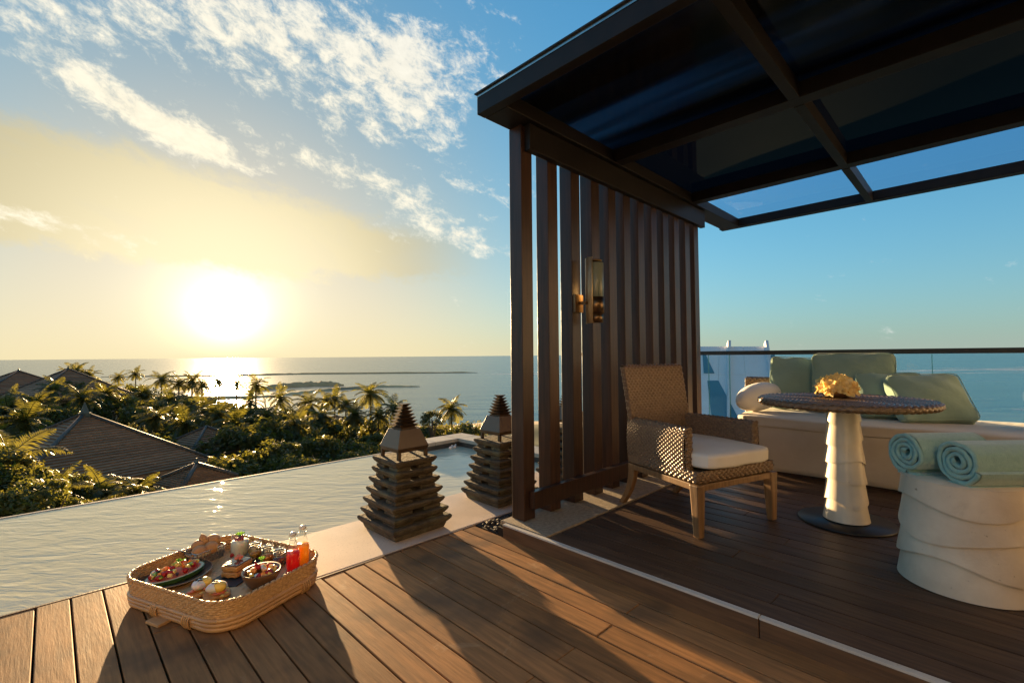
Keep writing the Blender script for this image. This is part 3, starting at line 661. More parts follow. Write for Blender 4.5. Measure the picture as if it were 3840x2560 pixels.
# ------------------------------------------------------------------ stool and towels
st = thing('stool', 'cream drum stool with wavy overlapping bands carrying the rolled towels', 'stool', (2.886, .080, .0815))
MB().lathe([(0, 0), (.205, 0), (.194, .15), (.190, .30), (.186, .448), (.178, .452), (0, .452)], 64).build('stool_core', 'cream_stool', st)
for i, (a_, b_, r0, r1, am, ph, lb) in enumerate(((.002, .150, .229, .208, 0, 0, 1), (.118, .265, .2275, .203, .024, 2.6, 2), (.232, .375, .223, .199, .028, 5.2, 2), (.352, .4535, .218, .2040, .018, 3.7, 2))):
    tier(st, r0, r1, a_, b_, am, ph, lb, 'band', 'cream_stool', .016, 96)
MB().lathe([(0, .4536), (.2042, .4536), (.2038, .457), (0, .457)], 64).build('stool_top', 'cream_stool', st)
def towel(c, axis, r, ln, label, seed):
    t = thing('rolled_towel', label, 'towel', c, 0, 'rolled towels on the stool'); rt = random.Random(seed)
    ax = Vc(axis).normalized(); up = Vc((0, 0, 1)); sd = ax.cross(up).normalized()
    mb = MB(); turns = 3.6; th = r / (turns + .55); n = 150
    def spiral(k, off):
        a_ = k * turns * 2 * math.pi; rad = th * .55 + th * a_ / (2 * math.pi) + off
        rad *= 1 + .022 * math.sin(4.3 * a_ + seed) + .016 * math.sin(9.7 * a_ + 2 * seed)
        return a_ + seed, rad
    def pt(k, off, d):
        a_, rad = spiral(k, off); return sd * (rad * math.cos(a_)) + up * (rad * math.sin(a_) * .93) + ax * d
    w_ = th * .44
    for side, sg in ((1, 1), (-1, -1)):
        mb.grid(lambda u, v: pt(u, side * w_, -ln / 2 + .004 + v * (ln - .008)), n, 6, flip=(side < 0))
    for e in (-1, 1):
        mb.grid(lambda u, v: pt(u, w_ * math.cos(math.pi * v), e * (ln / 2 - .004 + .010 * math.sin(math.pi * v) + .004 * math.sin(u * 40))), n, 6, flip=(e > 0))
    mb.grid(lambda u, v: pt(1.0, w_ * math.cos(math.pi * u), -ln / 2 + v * ln) + (ax.cross(up)) * 0, 4, 6)
    mb.build('towel_roll', 'towel', t)
    def flap(u, v):
        x = -r * .5 + u * r * 1.05; return sd * x + ax * (-ln / 2 + v * ln) + up * (-r * .93 - .003 + .010 * max(0, math.sin(3 * u)) * (u - .4) ** 2)
    m2 = MB().grid(flap, 12, 8).build('towel_flap', 'towel', t); m2.modifiers.new('solid', 'SOLIDIFY').thickness = .012
    return t
tw_ax = (.80, -.60, .0)
towel((2.965, .150, .543 + .096 - .006), (.72, -.69, 0), .096, .32, 'rolled pale turquoise towel at the back of the stool, partly covered by the other roll', 1.0)
towel((2.868, -.035, .543 + .097 - .006), (.72, -.69, 0), .097, .34, 'rolled pale turquoise towel at the front of the stool, spiral end towards the table', 2.2)

# ------------------------------------------------------------------ daybed with cushions
so = thing('daybed', 'long low daybed in cream upholstery with a woven wicker back by the glass railing', 'daybed', (4.85, .4, .0815))
def sofaside(u, v): pass
sb = MB(); rbox(sb, .425, 1.19, .205, 16, 14, .0, (-.055, -.02, .215), wob=.003); sb.build('base', 'sofa_cloth', so)
sc_ = MB(); rbox(sc_, .450, 1.205, .050, 20, 10, .05, (-.050, -.02, .430), wob=.004, seed=2); sc_.build('seat_mattress', 'sofa_cloth', so)
MB().box(-.44, .33, -1.18, 1.02, 0.001, .03).build('plinth', 'dark_wood', so)
def sback(u, v):
    L = .46; th = .07; s_ = v * (2 * L + th); y = .55 + u * .80
    if s_ < L: return Vc((.345 + .02 * (1 - s_ / L), y, .30 + s_))
    if s_ < L + th: k = (s_ - L) / th; return Vc((.345 + k * th, y, .76 + .014 * math.sin(math.pi * k)))
    return Vc((.415, y, .76 - (s_ - L - th)))
wpart('wicker_back', sback, 34, 44, .009, so, rev=True)
def sside(u, v): return Vc((.345 + u * .07, 1.352 + .012 * math.sin(math.pi * u), .0 + v * .76))
wpart('wicker_end', sside, 3, 34, .008, so, rev=True)
def cushion(loc, w_, h_, t_, lean, face, label, m_='green_cloth', seed=0.0, roll=0.0, cat='cushion', p=11, bulge=.42, pinch=.07, group='green cushions on the daybed'):
    """stands on its lower edge at loc; face is the direction (deg) its front looks to; lean tips it back"""
    t = thing('cushion', label, cat, loc, 0, group)
    M = Matrix.Rotation(R(face) + math.pi / 2, 4, 'Z') @ Matrix.Rotation(-R(lean), 4, 'X') @ Matrix.Translation((0, 0, h_ / 2)) @ Matrix.Rotation(R(roll), 4, 'Y') @ Matrix.Rotation(R(90), 4, 'X')
    mb = MB(); rbox(mb, w_ / 2, h_ / 2, t_ / 2, 14, p, bulge, wob=.005, pinch=pinch, seed=seed)
    o = mb.build('cover', m_, t, fix=True); o.matrix_local = M
    pm_ = []
    for i in range(72):
        a_ = 2 * math.pi * i / 72; c_, s_ = math.cos(a_), math.sin(a_); k = (abs(c_) ** p + abs(s_) ** p) ** (-1 / p); x, y = c_ * k, s_ * k
        e = 1 - pinch * (1 - x * x * y * y) * (x * x + y * y) * .5; pm_.append((x * w_ / 2 * e * .995, y * h_ / 2 * e * .995, t_ * .30))
    q = MB().tube(pm_, .0035, 6, closed=True).build('piping', m_, o)
    return t
cushion((5.02, 1.235, .563), .46, .52, .14, 20, 195, 'green square cushion at the left end of the daybed, beside the white bolster', seed=1, roll=3)
cushion((5.00, .80, .563), .62, .545, .17, 14, 188, 'tallest green back cushion, rising to the handrail behind the flowers', seed=2)
cushion((4.83, .50, .563), .46, .40, .15, 28, 202, 'green cushion squeezed between the tall one and the rightmost one, behind the tabletop', seed=3)
cushion((4.73, .235, .563), .50, .41, .17, 34, 212, 'rightmost green cushion leaning in front, with a sunlit cream side', seed=4, roll=-2)
bo = thing('bolster', 'plump white bolster cushion at the left end of the daybed', 'bolster', (4.80, 1.50, .563))
mb = MB(); mb.ell((0, 0, .128), (.33, .135, .128), 28, 18, Matrix.Rotation(R(-12), 3, 'Z') @ Matrix.Rotation(R(-6), 3, 'Y'), .015, 1.0); mb.build('cover', 'white_cloth', bo)
b2 = thing('bolster', 'white cushion just entering the picture at the right edge on the daybed', 'bolster', (4.90, -.40, .563))
MB().ell((0, 0, .14), (.30, .15, .14), 28, 18, Matrix.Rotation(R(10), 3, 'Z'), .015, 2.0).build('cover', 'white_cloth', b2)
# ------------------------------------------------------------------ breakfast tray
TR = Vector((.612, 2.540, .002))
tr = thing('breakfast_tray', 'large rattan breakfast tray with rounded corners standing at the pool edge', 'tray', TR, R(21.9))
HX, HY, CR = .262, .345, .115
def rr_path(u, hx, hy, cr):
    """point and outward normal on a rounded rectangle"""
    a, b = hx - cr, hy - cr; segs = [2 * b, math.pi / 2 * cr, 2 * a, math.pi / 2 * cr, 2 * b, math.pi / 2 * cr, 2 * a, math.pi / 2 * cr]
    t_ = (u % 1.0) * sum(segs); i = 0
    while i < 7 and t_ > segs[i]: t_ -= segs[i]; i += 1
    k = t_ / segs[i]
    if i == 0: return Vc((hx, -b + t_, 0)), Vc((1, 0, 0))
    if i == 2: return Vc((a - t_, hy, 0)), Vc((0, 1, 0))
    if i == 4: return Vc((-hx, b - t_, 0)), Vc((-1, 0, 0))
    if i == 6: return Vc((-a + t_, -hy, 0)), Vc((0, -1, 0))
    c = {1: (a, b, 0), 3: (-a, b, 90), 5: (-a, -b, 180), 7: (a, -b, 270)}[i]; an = R(c[2] + 90 * k); n = Vc((math.cos(an), math.sin(an), 0))
    return Vc((c[0], c[1], 0)) + n * cr, n
RZ = .122
def wall(u, v):
    p, n = rr_path(u, HX, HY, CR); L = .068; s_ = v * 2 * L; fl_ = .010
    if s_ < L: k = s_ / L; return p + n * (fl_ * k + .004) + Vc((0, 0, RZ - L + s_))
    k = 1 - (s_ - L) / L; return p + n * (fl_ * k - .004) + Vc((0, 0, RZ - (s_ - L)))
mb = MB(); weave(mb, wall, 150, 14, .0035, cu=True); o = mb.build('woven_wall', 'rattan_weave', tr); o['kind'] = 'stuff'
mb = MB()
for ph in (0, math.pi, math.pi / 2):
    pts = []
    for i in range(620):
        u = i / 620; p, n = rr_path(u, HX, HY, CR); a_ = 2 * math.pi * u * 78 + ph; pts.append(p + n * (.009 + .0055 * math.cos(a_)) + Vc((0, 0, RZ + .002 + .0045 * math.sin(a_))))
    mb.tube(pts, .0034, 5, closed=True)
o = mb.build('braided_rim', 'rattan_weave', tr); o['kind'] = 'stuff'
for i, (z, d, r) in enumerate(((.050, .006, .0095), (.033, .004, .0098), (.014, -.002, .0118))):
    pts = []
    for k in range(120): p, n = rr_path(k / 120, HX, HY, CR); pts.append(p + n * d + Vc((0, 0, z)))
    mb = MB().tube(pts, r, 10, closed=True)
    rn = random.Random(i + 2)
    for q in range(9):
        u = rn.random(); p0, n0 = rr_path(u - .0016, HX, HY, CR); p1, n1 = rr_path(u + .0016, HX, HY, CR); mb.tube([p0 + n0 * d + Vc((0, 0, z)), p1 + n1 * d + Vc((0, 0, z))], r * 1.06, 10)
    mb.build('rattan_pole', 'rattan', tr)
for u0 in (.13 / 1.9 * 1.0 + .0, .385, .565, .66, .905):
    mb = MB()
    for q in range(4):
        pts = []
        for k in range(13):
            a_ = -.9 + k / 12 * (math.pi + 1.8); p, n = rr_path(u0 + q * .0053, HX, HY, CR); pts.append(p + n * (.004 + .0165 * math.sin(a_ * .55 + .75)) + Vc((0, 0, .058 - k / 12 * .058)))
        mb.tube(pts, .0038, 6)
    mb.build('binding', 'rattan', tr)
mb = MB(); a_, b_ = HX - .006, HY - .006
def tfloor(u, v): return Vc((-a_ + .03 + u * (2 * a_ - .06), -b_ + .03 + v * (2 * b_ - .06), .060))
weave(mb, tfloor, 46, 60, .0016, over=.2); mb.box(-a_ + .02, a_ - .02, -b_ + .05, b_ - .05, .046, .0585).box(-a_ + .06, a_ - .06, -b_ + .01, b_ - .01, .047, .058)
o = mb.build('woven_floor', 'rattan_weave', tr); o['kind'] = 'stuff'
for x, y in ((-.20, -.06), (.20, .1), (.18, -.2)):
    MB().box(x - .04, x + .09 * 0 + .04, y - .03, y + .03, 0, .046).build('foot', 'board_wood', tr, bevel=.002)
MB().box(-.315, -.20, -.03, .055, -.0005, .012).build('runner', 'board_wood', tr, bevel=.002)
TF = TR.z + .0625
def at(x, y, z=0.0, k=.990): return Vector((x * k, y * k, TF + z))
rf = random.Random(21)
def leaf(mb, c, s_, az_, tilt):
    M = Matrix.Translation(c) @ Matrix.Rotation(az_, 4, 'Z') @ Matrix.Rotation(-tilt, 4, 'Y')
    mb.grid(lambda u, v: M @ Vc((u * s_, (2 * v - 1) * s_ * .34 * math.sin(math.pi * min(.06 + u * .94, 1)) ** .8, .18 * s_ * abs(2 * v - 1) + .1 * s_ * math.sin(3 * u))), 5, 4)

# plate and watermelon
pl = thing('plate', 'large dark brown stoneware plate under the watermelon slice', 'plate', at(.441, 2.745))
MB().lathe([(0, .004), (.09, .002), (.105, .004), (.150, .017), (.1515, .0195), (.148, .0205), (.105, .009), (0, .008)], 64).build('dish', 'ceramic_dark', pl)
MB().tube([(.1508 * math.cos(a * math.pi / 40), .1508 * math.sin(a * math.pi / 40), .0196) for a in range(80)], .0022, 6, closed=True).build('rim', 'plate_rim', pl)
wm = thing('watermelon_slice', 'oval watermelon slice heaped with cut fruit on the dark plate', 'fruit', at(.440, 2.722, .009), R(4))
wm.rotation_euler = (R(3), R(-3), R(4))
A_, B_ = .120, .074
def ring(k, z): return [(A_ * k * math.cos(2 * math.pi * i / 48), B_ * k * math.sin(2 * math.pi * i / 48), z) for i in range(48)]
def loft(mb, rows, cap0=True, cap1=True):
    n = len(rows[0]); vs = [p for r_ in rows for p in r_]; fs = [(i * n + k, i * n + (k + 1) % n, (i + 1) * n + (k + 1) % n, (i + 1) * n + k) for i in range(len(rows) - 1) for k in range(n)]
    if cap0: fs.append(tuple(range(n))[::-1])
    if cap1: fs.append(tuple((len(rows) - 1) * n + k for k in range(n)))
    return mb.add(vs, fs, False)
loft(MB(), [ring(.88, 0), ring(.97, .008), ring(1.0, .024), ring(.965, .0245)], True, False).build('rind', 'rind', wm)
loft(MB(), [ring(.962, .0235), ring(.955, .0252), ring(.86, .0256), ring(.855, .0242)], False, False).build('pith', 'rind_white', wm)
loft(MB(), [ring(.858, .010), ring(.853, .0247)]).build('flesh', 'melon_red', wm)
def cube_me(name, m_, s_): mb = MB(); rbox(mb, s_, s_ * .9, s_ * .8, 3, 5); return mb.mesh(name, m_)
fm = [('melon_cube', cube_me('melon_cube', 'fruit_orange', .010)), ('pineapple_cube', cube_me('pineapple_cube', 'fruit_yellow', .010)), ('raspberry', MB().ell((0, 0, 0), (.0115, .0115, .012), 10, 8, None, .08, 1).mesh('raspberry', 'fruit_red')),
      ('kiwi_piece', MB().lathe([(0, -.004), (.013, -.004), (.015, 0), (.013, .004), (0, .0045)], 14).mesh('kiwi_piece', 'fruit_green')), ('blueberry', MB().ell((0, 0, 0), (.007, .007, .007), 10, 7).mesh('blueberry', 'fruit_blue')), ('apple_piece', cube_me('apple_piece', 'egg_white', .009))]
for i in range(44):
    n_, me_ = fm[rf.choice((0, 0, 1, 1, 2, 2, 2, 3, 3, 4, 5))]; r_ = math.sqrt(rf.random()) * .78; a_ = rf.uniform(0, 6.28)
    o = bpy.data.objects.new(n_, me_); COL.objects.link(o); o.parent = wm
    o.location = (A_ * r_ * math.cos(a_), B_ * r_ * math.sin(a_), .031 + .017 * (1 - r_) * (1 + rf.random() * .8) + .004 * rf.random()); o.rotation_euler = (rf.uniform(-.6, .6), rf.uniform(-.6, .6), rf.uniform(0, 6))
mb = MB()
for i in range(6): leaf(mb, Vc((.01 + .004 * i, .0, .066)), .020, i * 1.1, .5)
mb.build('mint_sprig', 'mint', wm)

# bread basket
BK = at(.590, 2.868); bk = thing('wire_basket', 'small wire basket with a long handle holding the bread rolls', 'basket', BK, R(20))
bw, bd, bh = .074, .052, .062; mb = MB()
for i in range(19):
    k = i / 18
    for s_ in (-1, 1):
        x = -bw + 2 * bw * k; mb.tube([(x * .9, s_ * bd * .88, .002), (x, s_ * bd, bh)], .0011, 4)
for i in range(14):
    y = -bd + 2 * bd * i / 13
    for s_ in (-1, 1): mb.tube([(s_ * bw * .9, y * .88, .002), (s_ * bw, y, bh)], .0011, 4)
for j in range(10):
    k = j / 9; sx_ = bw * (.9 + .1 * k); sy_ = bd * (.88 + .12 * k); z = .002 + k * (bh - .002)
    for a, b in (((-sx_, -sy_, z), (sx_, -sy_, z)), ((sx_, -sy_, z), (sx_, sy_, z)), ((sx_, sy_, z), (-sx_, sy_, z)), ((-sx_, sy_, z), (-sx_, -sy_, z))): mb.tube([a, b], .0010, 4)
o = mb.build('wire_mesh', 'steel', bk); o['kind'] = 'stuff'
rim = []
for cx_, cy_, a0 in ((bw - .01, bd - .01, 0), (-bw + .01, bd - .01, 90), (-bw + .01, -bd + .01, 180), (bw - .01, -bd + .01, 270)):
    for k in range(5): rim.append((cx_ + .012 * math.cos(R(a0 + k * 22.5)), cy_ + .012 * math.sin(R(a0 + k * 22.5)), bh))
MB().tube(rim, .0026, 8, closed=True).build('rim_wire', 'steel', bk)
MB().tube([(-bw, -.010, bh), (-bw - .05, -.011, bh + .030), (-bw - .095, -.012, bh + .055), (-bw - .106, 0, bh + .060), (-bw - .095, .012, bh + .055), (-bw - .05, .011, bh + .030), (-bw, .010, bh)], .0024, 8).build('handle', 'steel', bk)
for i, (x, y, z, r_, lab) in enumerate(((-.040, -.018, .058, .036, 'leftmost round bread roll in the wire basket'), (.012, -.024, .060, .036, 'front middle round bread roll in the wire basket'), (-.018, .026, .075, .032, 'round bread roll at the back left of the wire basket'),
                                  (.048, .014, .078, .037, 'rightmost and highest round bread roll in the wire basket'), (.014, .022, .090, .030, 'pointed bread roll standing up among the round rolls'))):
    M = Matrix.Rotation(R(20), 3, 'Z'); p = BK + M @ Vc((x, y, z - r_)); mb = MB()
    if i == 4: mb.lathe([(0, 0), (.018, .004), (.026, .018), (.025, .034), (.015, .055), (.003, .070), (0, .0705)], 16, M=Matrix.Rotation(R(-14), 3, 'Y'))
    else: mb.ell((0, 0, r_), (r_, r_ * .95, r_ * .88), 20, 14, None, .025, i)
    tag(mb.build('bread_roll', 'crust', loc=p), lab, 'bread roll', 'bread rolls in the wire basket')

# yogurt glass
yg = thing('yogurt_glass', 'stemless glass of yogurt topped with berries and mint at the back of the tray', 'glass', at(.724, 2.765))
MB().lathe([(0, .002), (.026, .002), (.036, .014), (.043, .045), (.043, .075), (.037, .130), (.0355, .130), (.0412, .075), (.0412, .046), (.034, .017), (.024, .007), (0, .006)], 40).build('glass_bowl', 'clear_glass', yg)
MB().lathe([(0, .0075), (.024, .008), (.0335, .018), (.0405, .046), (.0405, .075), (.0385, .088), (0, .090)], 32).build('yogurt', 'yogurt', yg)
mb = MB()
for i in range(16): a_ = rf.uniform(0, 6.3); r_ = rf.uniform(0, .026); mb.ell((r_ * math.cos(a_), r_ * math.sin(a_), .094 + rf.uniform(0, .012)), (.009, .008, .008), 8, 6)
mb.ell((-.034, -.012, .030), (.008, .008, .010), 8, 6).ell((-.036, .008, .02), (.007, .007, .012), 8, 6)
mb.build('berries', 'fruit_red', yg)
mb = MB()
for i in range(7): leaf(mb, Vc((.004 * math.cos(i), .004 * math.sin(i), .108)), .026, i * .95, .7)
mb.build('mint_sprig', 'mint', yg)

# honey and jam jars on a small slate
tag(MB().box(-.105, .105, -.030, .030, 0, .006).build('serving_slate', 'slate', loc=at(.806, 2.605), rot=(0, 0, R(-66)), bevel=.001), 'narrow dark slate carrying the three clip-top jars', 'slate')
for i, (x, y, jm, lab) in enumerate(((.776, 2.690, 'jam_amber', 'clip-top jar of pale honey, nearest the yogurt glass'), (.808, 2.603, 'jam_orange', 'middle clip-top jar, filled with orange marmalade'), (.836, 2.517, 'jam_brown', 'clip-top jar of dark jam beside the juice bottles'))):
    j = thing('jam_jar', lab, 'jar', at(x, y, .0065), R(20 + 15 * i), 'clip-top jars on the tray')
    MB().lathe([(0, .0005), (.025, .0005), (.0285, .004), (.0285, .050), (.024, .060), (.024, .067), (.0225, .067), (.0225, .060), (.027, .049), (.027, .005), (.023, .003), (0, .003)], 32).build('glass_body', 'clear_glass', j)
    MB().lathe([(0, .0035), (.026, .005), (.0263, .036), (0, .037)], 28).build('filling', jm, j)
    MB().lathe([(0, .0685), (.0265, .0685), (.0275, .073), (.0265, .080), (.019, .084), (.018, .081), (0, .080)], 32).build('glass_lid', 'clear_glass', j)
    mb = MB().tube([(.0285 * math.cos(a * .2618), .0285 * math.sin(a * .2618), .0672) for a in range(24)], .0012, 5, closed=True).tube([(.0265 * math.cos(a * .2618), .0265 * math.sin(a * .2618), .056) for a in range(24)], .0012, 5, closed=True)
    mb.tube([(.028, -.010, .076), (.033, -.008, .062), (.032, 0, .042), (.033, .008, .062), (.028, .010, .076)], .0012, 5).tube([(-.028, 0, .056), (-.031, 0, .070), (-.010, 0, .086), (.020, 0, .083), (.029, 0, .074)], .0012, 5); mb.build('wire_clip', 'steel', j)
dp = thing('honey_dipper', 'small wooden honey dipper lying in front of the honey jar', 'honey dipper', at(.745, 2.660, .010), R(15))
MB().tube([(.0, 0, 0), (.085, 0, .012)], .0028, 8).build('handle', 'board_wood', dp)
mb = MB()
for i in range(5): mb.lathe([(0, -.0022), (.009 - abs(i - 2) * .0016, -.0015), (.009 - abs(i - 2) * .0016, .0015), (0, .0022)], 14, (-.004 - i * .0052, 0, 0), M=Matrix.Rotation(R(90), 3, 'Y'))
mb.build('grooved_head', 'bowl_wood', dp)

# juice bottles
for x, y, jm, lab in ((.838, 2.335, 'juice_red', 'swing-top bottle of red juice in front of the orange one'), (.905, 2.392, 'juice_orange', 'swing-top bottle of orange juice behind the red one')):
    b = thing('juice_bottle', lab, 'bottle', at(x, y), R(40), 'juice bottles on the tray')
    MB().lathe([(0, .0005), (.027, .0005), (.0305, .004), (.0305, .112), (.026, .132), (.0165, .158), (.0145, .182), (.016, .186), (.016, .193), (.0125, .193), (.0125, .183), (.0148, .157), (.0245, .131), (.029, .111), (.029, .005), (0, .004)], 36).build('glass_body', 'clear_glass', b)
    MB().lathe([(0, .0045), (.0282, .006), (.0282, .111), (.0255, .124), (0, .125)], 32).build('juice', jm, b)
    MB().lathe([(0, .1935), (.0125, .1935), (.0145, .197), (.0135, .207), (.009, .212), (0, .213)], 24).build('stopper', 'stopper', b)
    MB().tube([(0, -.0155, .182), (0, -.020, .196), (0, -.016, .2075), (0, 0, .2135), (0, .016, .2075), (0, .020, .196), (0, .0155, .182)], .0012, 5).tube([(.017, 0, .180), (.023, 0, .168), (.021, .006, .150), (.021, -.006, .150), (.023, 0, .168)], .0011, 5).tube([(.0165 * math.cos(a * .2618), .0165 * math.sin(a * .2618), .181) for a in range(24)], .0012, 5, closed=True).build('wire_bail', 'steel', b)

# french toast on slate
tag(MB().box(-.100, .100, -.075, .075, 0, .006).build('serving_slate', 'slate', loc=at(.648, 2.545), rot=(0, 0, R(38)), bevel=.001), 'square dark slate under the stacked french toast', 'slate')
ft = thing('french_toast', 'two thick slices of golden french toast with chocolate glaze and berries', 'toast', at(.660, 2.562, .0065), R(35))
for z0, off in ((0, 0), (.026, .003)):
    mb = MB(); rbox(mb, .055, .045, .0128, 10, 8, .05, (off, off, z0 + .0135), wob=.0012, seed=z0 * 90); mb.build('toast_slice', 'toast', ft)
mb = MB(); rbox(mb, .050, .041, .0022, 10, 8, 0, (.003, .003, .0548), wob=.0008, seed=3); mb.build('chocolate_glaze', 'chocolate', ft)
mb = MB()
for i in range(9): mb.ell((.012 + rf.uniform(-.016, .016), .004 + rf.uniform(-.014, .014), .062 + rf.uniform(0, .010)), (.010, .007, .006), 9, 6, Matrix.Rotation(rf.uniform(0, 3), 3, 'Z'))
mb.build('strawberries', 'salmon', ft)

# wooden bowl of fruit
wb = thing('wooden_bowl', 'dark wooden bowl of diced fruit near the front right of the tray', 'bowl', at(.700, 2.335, .0122), R(30))
MB().lathe([(0, .0005), (.046, .0005), (.060, .018), (.076, .050), (.081, .066), (.080, .0705), (.074, .0685), (.066, .046), (.046, .020), (0, .014)], 44).build('bowl_shell', 'bowl_wood', wb)
for i in range(52):
    n_, me_ = fm[rf.choice((0, 0, 0, 1, 1, 5, 5, 2))]; r_ = math.sqrt(rf.random()) * .060; a_ = rf.uniform(0, 6.28)
    o = bpy.data.objects.new(n_, me_); COL.objects.link(o); o.parent = wb; o.location = (r_ * math.cos(a_), r_ * math.sin(a_), .058 + .030 * (1 - r_ / .060) * rf.uniform(.7, 1.2)); o.rotation_euler = (rf.uniform(-.7, .7), rf.uniform(-.7, .7), rf.uniform(0, 6))
mb = MB(); mb.tube([(-.012, .012, .085), (-.018, .018, .112)], [.009, .002], 8); mb.build('strawberry_wedge', 'fruit_red', wb)
mb = MB()
for i in range(7): leaf(mb, Vc((.012, .010, .098)), .024, i * .9, .8)
mb.build('mint_sprig', 'mint', wb)

# boards with egg toasts
bd1 = MB().prism([(-.118, -.03), (-.10, -.05), (.085, -.058), (.105, -.04), (.105, .045), (.085, .062), (-.02, .056), (-.06, .022), (-.118, .02)], 0, .010)
tag(bd1.build('serving_board', 'board_wood', loc=at(.528, 2.398), rot=(0, 0, R(-35)), bevel=.003), 'light wooden board with handle under the two egg toasts', 'board')
bd2 = MB().prism([(-.10, -.05), (.10, -.05), (.12, 0), (.10, .052), (-.10, .052), (-.115, 0)], 0, .010)
tag(bd2.build('serving_board', 'board_wood', loc=at(.690, 2.322, .0018), rot=(0, 0, R(20)), bevel=.003), 'light wooden board under the wooden fruit bowl', 'board')
for i, (x, y, rz, lab) in enumerate(((.490, 2.452, .6, 'poached egg on salmon toast, the one farther back on the board'), (.532, 2.368, -.2, 'poached egg on salmon toast, the one nearest the tray front'))):
    e = thing('egg_toast', lab, 'toast', at(x, y, .0105), rz, 'egg toasts on the board'); e.scale = (1.12, 1.12, 1.12)
    mb = MB(); rbox(mb, .046, .036, .008, 8, 4, .1, (0, 0, .0085), wob=.001, seed=i); mb.build('toast_slice', 'toast', e)
    mb = MB()
    for q in range(7): mb.ell((rf.uniform(-.035, .035), rf.uniform(-.026, .026), .020), (.018, .011, .004), 10, 6, Matrix.Rotation(rf.uniform(0, 3), 3, 'Z') @ Matrix.Rotation(rf.uniform(-.3, .3), 3, 'Y'))
    mb.build('smoked_salmon', 'salmon', e)
    mb = MB()
    for q in range(6): mb.ell((rf.uniform(-.042, .042), rf.uniform(-.036, .036), .014), (.012, .007, .004), 8, 5, Matrix.Rotation(rf.uniform(0, 3), 3, 'Z'))
    mb.build('avocado', 'fruit_yellow', e)
    MB().ell((0, 0, .037), (.036, .027, .020), 24, 14, None, .035, i).build('egg', 'egg_white', e)
    MB().ell((.008, -.008, .0385), (.026, .022, .0205), 20, 12, None, .05, i + 1).build('sauce', 'sauce', e)
    mb = MB()
    for q in range(9):
        a_ = rf.uniform(-.9, .9); k = rf.uniform(-.6, .6); mb.ell((-.004 + .016 * k, -.003 + .010 * math.sin(q), .0395 + .019 * math.sqrt(max(0, 1 - k * k * .5 - .1))), (.007, .003, .0022), 6, 4, Matrix.Rotation(rf.uniform(0, 3), 3, 'Z'))
    mb.build('herb_flakes', 'herb_black', e)
# ------------------------------------------------------------------ far setting
GZ, SZ = -11.9, -13.4            # garden level and sea level (lower deck = 0)
FW = Vector((.7048, .7094, 0)); RT_ = Vector((.7094, -.7048, 0))
def ld(lat, dep, z=0.0): return FW * dep + RT_ * lat + Vector((0, 0, z))
def px(x, dep, z=0.0): return ld((x - 1920) / 1746 * dep, dep, z)
def pyz(x, y, dep): return 1.1 - (y - (1349 - .0083 * x)) / 1746 * dep     # height of a point seen on image row y at depth dep
# sea
sea = MB().add([ld(-30000, -3000, SZ), ld(30000, -3000, SZ), ld(30000, 30000, SZ), ld(-30000, 30000, SZ)], [(0, 1, 2, 3)])
struct('sea', sea, 'sea_water')
# land with a beach falling into the sea
def shore(lat): return 118 - max(-40, min(60, lat + 40)) * .38 + 7 * math.sin(lat * .05) + 4 * math.sin(lat * .13 + 1) + (-(lat - 20) * .9 if lat > 20 else 0)
lm = MB(); NU, NV = 90, 70
def land(u, v):
    lat = -190 + u * 290; dep = -60 + v * (shore(lat) + 80); e = (shore(lat) - dep) / 24
    z = GZ if e > 1 else GZ + (SZ - GZ - .25) * (1 - max(-1, e)) ** 1.3
    z += .25 * math.sin(lat * .3) * math.sin(dep * .23) * (1 if e > 1 else .3); return ld(lat, dep, z)
lm.grid(land, NU, NV); 
gm = bpy.data.materials.new('garden_ground'); gm.use_nodes = True; t = NT(gm.node_tree); MAT['garden_ground'] = gm
P = t.node('ShaderNodeNewGeometry').outputs['Position']; z_ = t.sep(P)[2]; nn = t.noise(t.scale(P, (.2, .2, .2)), 1, 5)
gc = t.mix(nn, (.045, .065, .018), (.10, .095, .04)); t.put(t.n['Principled BSDF'].inputs['Base Color'], t.mix(t.mapr(t.m('ADD', z_, t.m('MULTIPLY', nn, .5)), GZ + .0, GZ - .5 + .25), gc, (.46, .34, .20)))
t.n['Principled BSDF'].inputs['Roughness'].default_value = .9
struct('ground', lm, 'garden_ground')
# sand bars
def bar(name, pts, h, m_):
    mb = MB(); n = len(pts)
    for i in range(n - 1):
        pass
    rows = []
    rb_ = random.Random(len(name))
    for i in range(41):
        k = i / 40 * (n - 1); a = int(min(k, n - 2)); f = k - a; q = [pts[a][j] + (pts[a + 1][j] - pts[a][j]) * f for j in range(3)]
        x, dep, wd = q; hh = h * min(1, wd / max(p[2] for p in pts) + .2) * rb_.uniform(.8, 1.15)
        rows.append([px(x, dep - wd, SZ - .4), px(x, dep - wd * .55, SZ + hh * .6), px(x, dep - wd * .1, SZ + hh * rb_.uniform(.85, 1.1)), px(x, dep + wd * .5, SZ + hh * .7), px(x, dep + wd, SZ - .4)])
    mb.add([p for r_ in rows for p in r_], [(i * 5 + j, (i + 1) * 5 + j, (i + 1) * 5 + j + 1, i * 5 + j + 1) for i in range(40) for j in range(4)], True)
    struct(name, mb, m_)
bar('breakwater', [(380, 372, 1), (560, 372, 4), (900, 378, 5), (1060, 395, 8), (1142, 402, 8), (1500, 402, 6), (1740, 400, 5), (1790, 398, .5)], 1.2, 'rock')
bar('sand_bar', [(1010, 175, .5), (1075, 182, 5), (1240, 205, 7), (1410, 225, 6), (1530, 224, 4), (1575, 223, .4)], .9, 'sand')
bar('sand_spit', [(930, 200, .5), (1000, 214, 5), (1100, 232, 9), (1176, 240, 10), (1250, 238, 7), (1290, 236, .5)], 2.3, 'rock')
